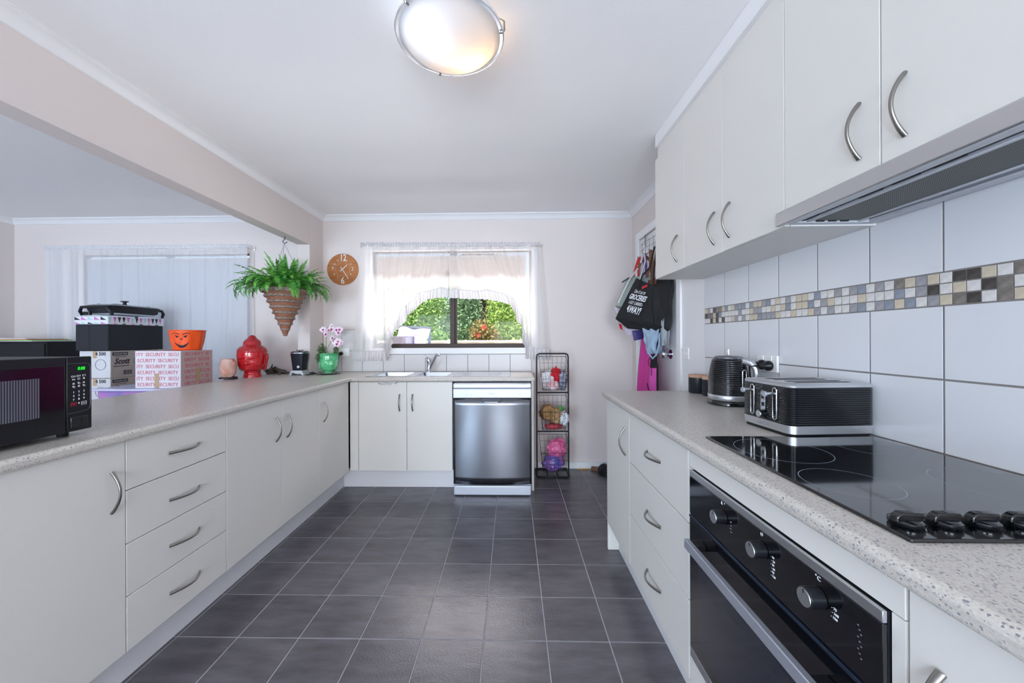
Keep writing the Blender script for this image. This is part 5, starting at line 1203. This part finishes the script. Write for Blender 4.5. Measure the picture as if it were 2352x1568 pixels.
bkp = MB(); sheet(bkp, [TLb, RT + Vector((-.004, .02, 0)), RB + Vector((-.01, .02, 0)), BLb], 16, 20, amp=.004); sheet(bkp, [TL, TLb, BLb, BL], 6, 20, amp=.0); bkp.build('back_panel', blk, bg, smooth=60, solid=.002)
h4 = HK[3] + Vector((-.035, 0, .01))
strap(bg, [bilin([TL, TR, BR, BL], .30, .02), bilin([TL, TR, BR, BL], .34, -.1) + Vector((-.004, 0, .01)), A(1492, 615, 2.68), h4, h4 + Vector((.03, -.03, -.04)), TR + Vector((.03, -.03, .03))], .009, blk, 'handle')
strap(bg, [TR + Vector((.0, .0, -.02)), A(1502, 620, 2.62), h4 + Vector((.01, -.01, .002))], .009, blk, 'handle')
# slogan on the front panel
ex = (TR - TL).lerp(BR - BL, .5).normalized(); ey = ((TL - BL).lerp(TR - BR, .5)).normalized(); ez = ex.cross(ey).normalized(); ey2 = ez.cross(ex).normalized()
fm_ = Matrix((ex, ey2, ez)).transposed()
def slog(s_, u, v, size, **kw):
    p = bilin([TL, TR, BR, BL], u, v) + ez * .014; text('slogan', s_, size, p, fm_, white_print, bg, **kw)
slog('Use it as to', .50, .28, .043, shear=.3, sx=.62); slog('GROCERIES', .48, .43, .058, bold=.0015, shear=.12, sx=.62); slog('-I GET CARRIED-', .46, .575, .036, sx=.62); slog('AWAY!', .45, .74, .072, bold=.0022, shear=.12, sx=.68)
rp_ = bilin([TL, TR, BR, BL], .66, .12) + ez * .014
MB().tube([rp_ - ex * .020 - ey2 * .012, rp_ - ex * .008 - ey2 * .004, rp_ + ex * .006 + ey2 * .004, rp_ + ex * .020 + ey2 * .014], [.012, .009, .008, .012], 8, up=ez, flat=.15).build('red_badge', mat('red_badge', '#d8232e', .5), bg)
# other bags
gt, gn_ = pouch('cooler_bag', 'grey-green insulated bag hanging behind the black tote', [A(1441, 637, 3.02), A(1496, 630, 2.90), A(1492, 712, 2.90), A(1413, 702, 2.99)], .10, mat('sage_fabric', '#97a29c', .7, bump=.1), seed=2.)
cream = mat('cream_webbing', '#cfcac8', .8)
strap(gt, [A(1420, 696, 2.955), A(1431, 672, 2.965), A(1447, 640, 2.975), A(1470, 610, 2.975), HK[1] + Vector((-.033, 0, .012))], .011, cream, 'webbing_strap')
strap(gt, [A(1466, 660, 2.93), A(1474, 625, 2.93), A(1482, 600, 2.92), HK[1] + Vector((-.028, -.01, .014))], .010, cream, 'webbing_strap')
MB().tube([A(1429, 648, 3.0), A(1440, 641, 3.0), A(1452, 636, 2.985)], .006, 8).build('zip_tab', mat('dark_zip', '#4a4a50', .6), gt)
flo = mat('floral_white_fabric', '#d6d2dc', .7, col2='#b8a6b8', scale=45)
ft_, _ = pouch('tote_bag', 'white floral tote below the grey-green insulated bag', [A(1411, 706, 3.03), A(1470, 716, 2.93), A(1474, 775, 2.93), A(1440, 768, 2.99)], .08, flo, seed=4.)
MB().box(0, 1, 0, 1, 0, 1)
b = MB(); sheet(b, [A(1452, 760, 2.915), A(1477, 757, 2.905), A(1477, 778, 2.905), A(1456, 782, 2.915)], 8, 8, amp=.003); b.build('purple_corner', mat('deep_violet', '#3b2f78', .5), ft_, solid=.002)
b = MB(); sheet(b, [A(1421, 742, 2.99), A(1428, 745, 2.98), A(1430, 758, 2.98), A(1424, 754, 2.99)], 4, 4, amp=0); b.build('red_corner', red_c, ft_, solid=.002)
bt_, _ = pouch('cloth_bag', 'pale blue cloth bag hanging below the black tote', [A(1475, 752, 2.74), A(1517, 752, 2.60), A(1508, 812, 2.61), A(1486, 812, 2.70)], .05, mat('pale_blue_cloth', '#93a9bd', .75, bump=.5, bscale=25), amp=.02, seed=6.)
strap(bt_, [A(1484, 795, 2.69), A(1490, 812, 2.66), A(1499, 823, 2.63), A(1507, 815, 2.60), A(1514, 790, 2.585), A(1515, 765, 2.585)], .008, MATS['pale_blue_cloth'], 'handle')
gt2, _ = pouch('cloth_bag', 'light grey bag edge showing beside the pale blue bag', [A(1516, 730, 2.58), A(1534, 730, 2.535), A(1530, 792, 2.545), A(1520, 794, 2.57)], .03, mat('light_grey_cloth', '#9aa0a6', .75), seed=7.)
strap(gt2, [A(1520, 740, 2.56), A(1528, 790, 2.54), A(1535, 802, 2.53), A(1537, 760, 2.525)], .006, MATS['light_grey_cloth'], 'handle')
for nm, lb, c, x0, x1, Y0, hk in (('tote_bag', 'red tote hanging deep behind the insulated bag', '#c4262e', 1457, 1466, 3.06, 0), ('tote_bag', 'violet tote hanging deep behind the insulated bag', '#5a459c', 1474, 1483, 2.99, 1), ('leather_bag', 'brown leather bag hung by its strap on the door hooks', '#7d5238', 1488, 1500, 2.86, 2)):
    m_ = mat('bag_' + lb.split()[0], c, .65)
    t, _ = pouch(nm, lb, [Vector((1.065, Y0 + .04, 1.64)), Vector((1.065, Y0 - .10, 1.64)), Vector((1.06, Y0 - .10, 1.30)), Vector((1.06, Y0 + .04, 1.30))], .03, m_, seed=Y0)
    strap(t, [A(x0 - 3, 637, Y0 - .02), A((x0 + x1) / 2, 610, Y0 - .01), HK[hk] + Vector((-.02, .01, .014))], .014, m_); strap(t, [A(x1, 637, Y0 - .06), A(x1 + 1, 612, Y0 - .05), HK[hk] + Vector((-.02, -.01, .014))], .012, m_)
    if c == '#7d5238': strap(t, [A(1466, 615, 2.96), A(1474, 598, 2.96), A(1484, 590, 2.93), A(1494, 598, 2.88), A(1498, 640, 2.85)], .016, m_)
# pink apron and pouch
pk_m = mat('hot_pink_cloth', '#cf3f98', .75, bump=.2, bscale=40); blkc = mat('black_cloth', '#1d1a22', .8)
ap = thing('apron', 'hot pink apron hanging on the side door', 'apron', Vector((1.06, 2.9, .62)))
pq = [A(1477, 770, 2.98), A(1514, 770, 2.66), Vector((1.055, 2.70, .62)), Vector((1.040, 3.12, .62))]
b = MB()
def apf(u, v):
    p = bilin(pq, u, v); return p + Vector((-.018 * abs(math.sin(u * 8.2 + .4)) - .006 * math.sin(v * 4), 0, 0))
b.grid(apf, 48, 20); b.build('apron_cloth', pk_m, ap, smooth=60, solid=.004)
po = thing('drawstring_pouch', 'pink drawstring pouch with black trim over the apron', 'bag', Vector((1.0, 2.74, .80)))
q1 = [A(1494, 845, 2.70), A(1508, 845, 2.62), A(1508, 905, 2.62), A(1487, 905, 2.70)]
b = MB(); sheet(b, q1, 10, 12, bulge=-.012, amp=.004); b.build('pouch_front', mat('bright_pink_cloth', '#d655ae', .75), po, smooth=60, solid=.006)
b = MB(); sheet(b, [A(1494, 815, 2.715), A(1509, 812, 2.64), A(1509, 846, 2.64), A(1494, 846, 2.715)], 8, 8, amp=.004); b.build('pouch_top', blkc, po, smooth=60, solid=.004)
b = MB(); sheet(b, [A(1506, 840, 2.635), A(1512, 838, 2.60), A(1511, 908, 2.60), A(1506, 908, 2.635)], 4, 10, amp=.002); b.build('side_trim', blkc, po, smooth=60, solid=.004)
MB().tube([A(1487, 880, 2.69), A(1489, 894, 2.685), A(1495, 900, 2.66), A(1508, 900, 2.605)], .0035, 6).build('piping', blkc, po)
MB().tube([A(1495, 818, 2.70), A(1489, 826, 2.71), A(1489, 835, 2.71), A(1493, 842, 2.70)], .002, 6).build('cord', blkc, po)
for x in (1497, 1504): MB().tube([A(x, 846, 2.655), A(x - 1, 862, 2.65)], .002, 6).build('drawstring', blkc, po)

# ------------------------------------------------------------------ things on the floor by the back wall
sh = thing('sandal', 'black slip-on sandal lying by the skirting board', 'shoe', (.86, 3.27, 0))
so_ = MB(); so_.prism([(.78 + .02 * math.sin(k / 14 * math.pi * 2) * 0 + .055 * math.cos(2 * math.pi * k / 20) + .03, 3.27 + .095 * math.sin(2 * math.pi * k / 20)) for k in range(20)], 'z', .0005, .022); so_.build('sole', black_matt, sh, recalc=True, bevel=.003)
MB().grid(lambda u, v: (.81 + .052 * math.cos(math.pi * u), 3.215 + .075 * v, .0225 + (.045 + .012 * v) * math.sin(math.pi * u)), 14, 6).build('upper', blkc, sh, smooth=60, solid=.004)
tag(MB().box(-.035, .035, -.02, .02, 0, .028).build('wood_block', mat('brown_block', '#7a5138', .6), None, bevel=.003, loc=(.745, 3.345, .0005), rot=(0, 0, R(-18))), 'small brown wooden block on the floor by the skirting board', 'block')
pe = MB().cyl((.60, 3.362, .0045), (.69, 3.366, .0045), .004, n=6).cyl((.60, 3.362, .0045), (.588, 3.3615, .0045), .004, .0008, 6)
tag(pe.build('pencil', mat('orange_pencil', '#d99a3a', .5)), 'orange pencil on the floor against the skirting board', 'pencil')

# ------------------------------------------------------------------ ceiling lamp
LX, LY = -.217, 1.322
cl = thing('ceiling_light', 'round frosted glass ceiling light with metal clips', 'light', (LX, LY, CEIL))
MB().lathe([(.135, CEIL - .0005), (.135, CEIL - .014), (.128, CEIL - .018), (0, CEIL - .018)], (LX, LY, 0), 48).build('base_pan', mat('white_enamel_pan', '#e8e6e2', .5), cl, smooth=50)
fg = bpy.data.materials.new('frosted_lamp_glass'); fg.use_nodes = True; nt = fg.node_tree; nt.nodes.clear()
o_ = nt.nodes.new('ShaderNodeOutputMaterial'); tr_ = nt.nodes.new('ShaderNodeBsdfTranslucent'); gz = nt.nodes.new('ShaderNodeBsdfGlossy'); df2 = nt.nodes.new('ShaderNodeBsdfDiffuse'); m1_ = nt.nodes.new('ShaderNodeMixShader'); m2_ = nt.nodes.new('ShaderNodeMixShader')
tr_.inputs['Color'].default_value = (.75, .75, .75, 1); df2.inputs['Color'].default_value = (.8, .8, .8, 1); gz.inputs['Roughness'].default_value = .15
m1_.inputs[0].default_value = .35; m2_.inputs[0].default_value = .06
nt.links.new(tr_.outputs[0], m1_.inputs[1]); nt.links.new(df2.outputs[0], m1_.inputs[2]); nt.links.new(m1_.outputs[0], m2_.inputs[1]); nt.links.new(gz.outputs[0], m2_.inputs[2]); nt.links.new(m2_.outputs[0], o_.inputs['Surface'])
zr = 2.272
MB().lathe([(.190, zr + .003), (.1905, zr), (.186, zr - .002), (.172, zr - .004), (.155, zr - .022), (.125, zr - .043), (.085, zr - .058), (.04, zr - .066), (0, zr - .068)], (LX, LY, 0), 64).build('glass_bowl', fg, cl, smooth=179)
MB().lathe([(.1885, zr + .0045), (.1925, zr + .004), (.1935, zr), (.1925, zr - .003), (.188, zr - .003)], (LX, LY, 0), 64).build('glass_rim', mat('clear_glass_rim', '#f2f4f6', .1, trans=.7), cl, smooth=179)
for a in (-128 + 180 + 60, -128 + 180 + 180, -128 + 180 + 300):
    d = Vector((math.cos(R(a)), math.sin(R(a)), 0)); c = Vector((LX, LY, zr)) + d * .190
    MB().tube([c + Vector((0, 0, .056)) - d * .03, c + d * .006 + Vector((0, 0, .03)), c + d * .007, c + d * .001 + Vector((0, 0, -.008)), c - d * .010 + Vector((0, 0, -.008))], .0035, 6).build('clip', satin, cl)
for nm, px_, py_, es_, c in (('cool', 985, 62, 10, '#dbe9ff'), ('warm', 1078, 118, 15, '#ffc98a')):
    v = at(px_, py_, Z=2.262)
    MB().lathe([(0, -.026), (.014, -.021), (.020, -.006), (.020, .010), (.013, .022), (.011, .050)], (v.x, v.y, 2.264), 20).build('bulb', mat('bulb_' + nm, '#ffffff', emit=c, es=es_), cl, smooth=179)

# ------------------------------------------------------------------ garden outside the sink window
struct(MB().box(-30, 30, YB + .3, 60, -.35, -.25).build('ground', mat('dry_lawn', '#8d8b62', .9, var=.2, scale=3)), 'dry lawn outside')
struct(MB().box(-8, 6, YB + .12, YB + 3.2, -.25, -.15).build('patio', mat('pale_paving', '#c9c4ba', .9, var=.1, scale=2)), 'pale paved patio outside')
fc = thing('garden_fence', 'cream corrugated metal garden fence', 'fence', (0, 8.2, -.25))
cream_f = mat('cream_steel_fence', '#d9cfc0', .5)
FZ = at(1150, 781, Y=8.2).z
for k in range(13):
    x0 = -11 + 1.6 * k; b = MB(); pr_ = []
    for i in range(17): pr_.append((x0 + .1 * i, 8.2 + (.02 if i % 4 in (1, 2) else -.02)))
    b.prism(pr_ + [(x, y + .004) for x, y in pr_[::-1]], 'z', -.20, FZ - .03); b.build('fence_panel', cream_f, fc, recalc=True)
    MB().box(x0 - .03, x0 + .03, 8.15, 8.25, -.25, FZ + .02).build('fence_post', cream_f, fc)
MB().box(-11, 9.8, 8.16, 8.24, FZ - .04, FZ).build('top_rail', cream_f, fc)
leafs = [mat('soft_green_leaf', '#a3c470', .4, col2='#7da85a', scale=6), mat('blue_green_leaf', '#9ab98a', .4, col2='#6f9668', scale=6), mat('lime_leaf', '#b3cc6e', .4, col2='#8cb258', scale=6)]  # leaf greens, each mixed with a second tone by noise
bark = mat('grey_bark', '#6a5a4a', .9)
def shrub(label, x, y, h, rx, ry, z0, m_, n_, ll, seed):
    t = thing('garden_shrub', label, 'shrub', (x, y, -.25)); b = MB(); q = random.Random(seed)
    for _ in range(9):
        c = (x + q.uniform(-.55, .55) * rx, y + q.uniform(-.5, .5) * ry, z0 + (h - z0) * q.uniform(.18, .85)); leaf_clump(b, c, (rx * .55, ry * .5, (h - z0) * .28), n_ // 9, ll, q.randint(0, 9999))
    b.build('leaves', m_, t, smooth=None)
    tk = MB()
    for k in range(4): tk.tube([(x + .1 * k - .15, y, -.25), (x + .2 * k - .3, y + .05, .9), (x + q.uniform(-.5, .5) * rx, y, h * .75)], [.05, .035, .012], 6)
    tk.build('stems', bark, t)
def sx(px_, Y): return at(px_, 760, Y=Y).x
shrub('broad leafy green shrub behind the outdoor table', sx(962, 9.4), 9.4, 2.65, .92, .55, .5, leafs[0], 12960, .095, 1)
shrub('blue-green shrub directly behind the window mullion', sx(1030, 11.4), 11.4, 3.5, .9, .6, .5, leafs[1], 9360, .095, 2)
shrub('tall pale green shrub in the middle of the hedge', sx(1080, 9.6), 9.6, 2.95, .55, .5, .4, leafs[1], 9360, .095, 3)
shrub('lime green shrub at the fence post end', sx(1168, 9.9), 9.9, 2.9, .60, .6, .5, leafs[2], 10080, .095, 4)
shrub('dark shrub set back between two bright shrubs', sx(1125, 13.2), 13.2, 4.6, 1.1, .7, .2, mat('dark_leaf', '#5c6a45', .6, col2='#6a5648', scale=5), 5200, .16, 5)  # leaves in a darker green and brown than its neighbours
shrub('low reddish flowering shrub above the fence', sx(1118, 8.75), 8.75, 1.62, .42, .3, .8, mat('rosy_leaf', '#a8845a', .6, col2='#7f8a4a', scale=8), 900, .11, 6)
for k, (x, y) in enumerate(((1112, 752), (1098, 769))):
    c = at(x, y, Y=8.55); b = MB()
    for j in range(9): a = 2 * math.pi * j / 9; b.tube([c, c + Vector((.06 * math.cos(a), -.02, .06 * math.sin(a))), c + Vector((.09 * math.cos(a), .01, .09 * math.sin(a)))], [.012, .014, .002], 5)
    b.tube([c, c + Vector((.02, .1, -.4)), c + Vector((.03, .15, -.9))], .01, 5)
    tag(b.build('red_flower', mat('coral_flower', '#e0604a', .6), smooth=60), ('coral red flower higher up among the shrubs', 'coral red flower just above the fence')[k], 'flower')
shrub('pale distant shrub glimpsed through the sheer curtain', sx(890, 13.5), 13.5, 3.2, 1.2, .8, .3, leafs[0], 4200, .15, 7)
# outdoor table draped in violet cloth and wicker box
ot_ = thing('outdoor_table', 'outdoor frame draped with a violet cloth', 'table', (-1.55, 5.9, -.15))
q_ = [A(916, 752, 6.0), A(989, 755, 6.0), A(975, 800, 5.6), A(905, 800, 5.6)]
b = MB(); sheet(b, q_, 24, 14, bulge=-.05, amp=.06, seed=2., fr=6); b.build('violet_cloth', mat('violet_cloth', '#a894d8', .5, col2='#d9d2f0', scale=3, bump=.3), ot_, smooth=60, solid=.006)
MB().tube([A(914, 751, 6.02), A(990, 754, 6.02)], .03, 8).build('top_bar', mat('slate_bar', '#4b5560', .6), ot_)
for x in (918, 986): v = A(x, 753, 6.02); MB().tube([v, Vector((v.x, v.y, -.15))], .025, 8).build('leg', MATS['slate_bar'], ot_)
for x0, y0, x1, y1 in ((921, 757, 940, 770), (936, 768, 958, 758), (946, 762, 952, 774)): MB().tube([A(x0, y0, 5.75), A((x0 + x1) / 2, (y0 + y1) / 2 + 3, 5.7), A(x1, y1, 5.75)], .012, 6).build('white_rope', white_plastic, ot_)
wk = A(915, 772, 5.2); wkb = MB().box(A(901, 772, 5.2).x, A(931, 772, 5.2).x, 5.2, 5.7, -.15, wk.z)
tag(wkb.build('wicker_box', mat('grey_wicker', '#7c7884', .8, col2='#55525e', scale=60, stretch=(1, 1, 3)), bevel=.01), 'grey wicker storage box beside the draped outdoor frame', 'box')
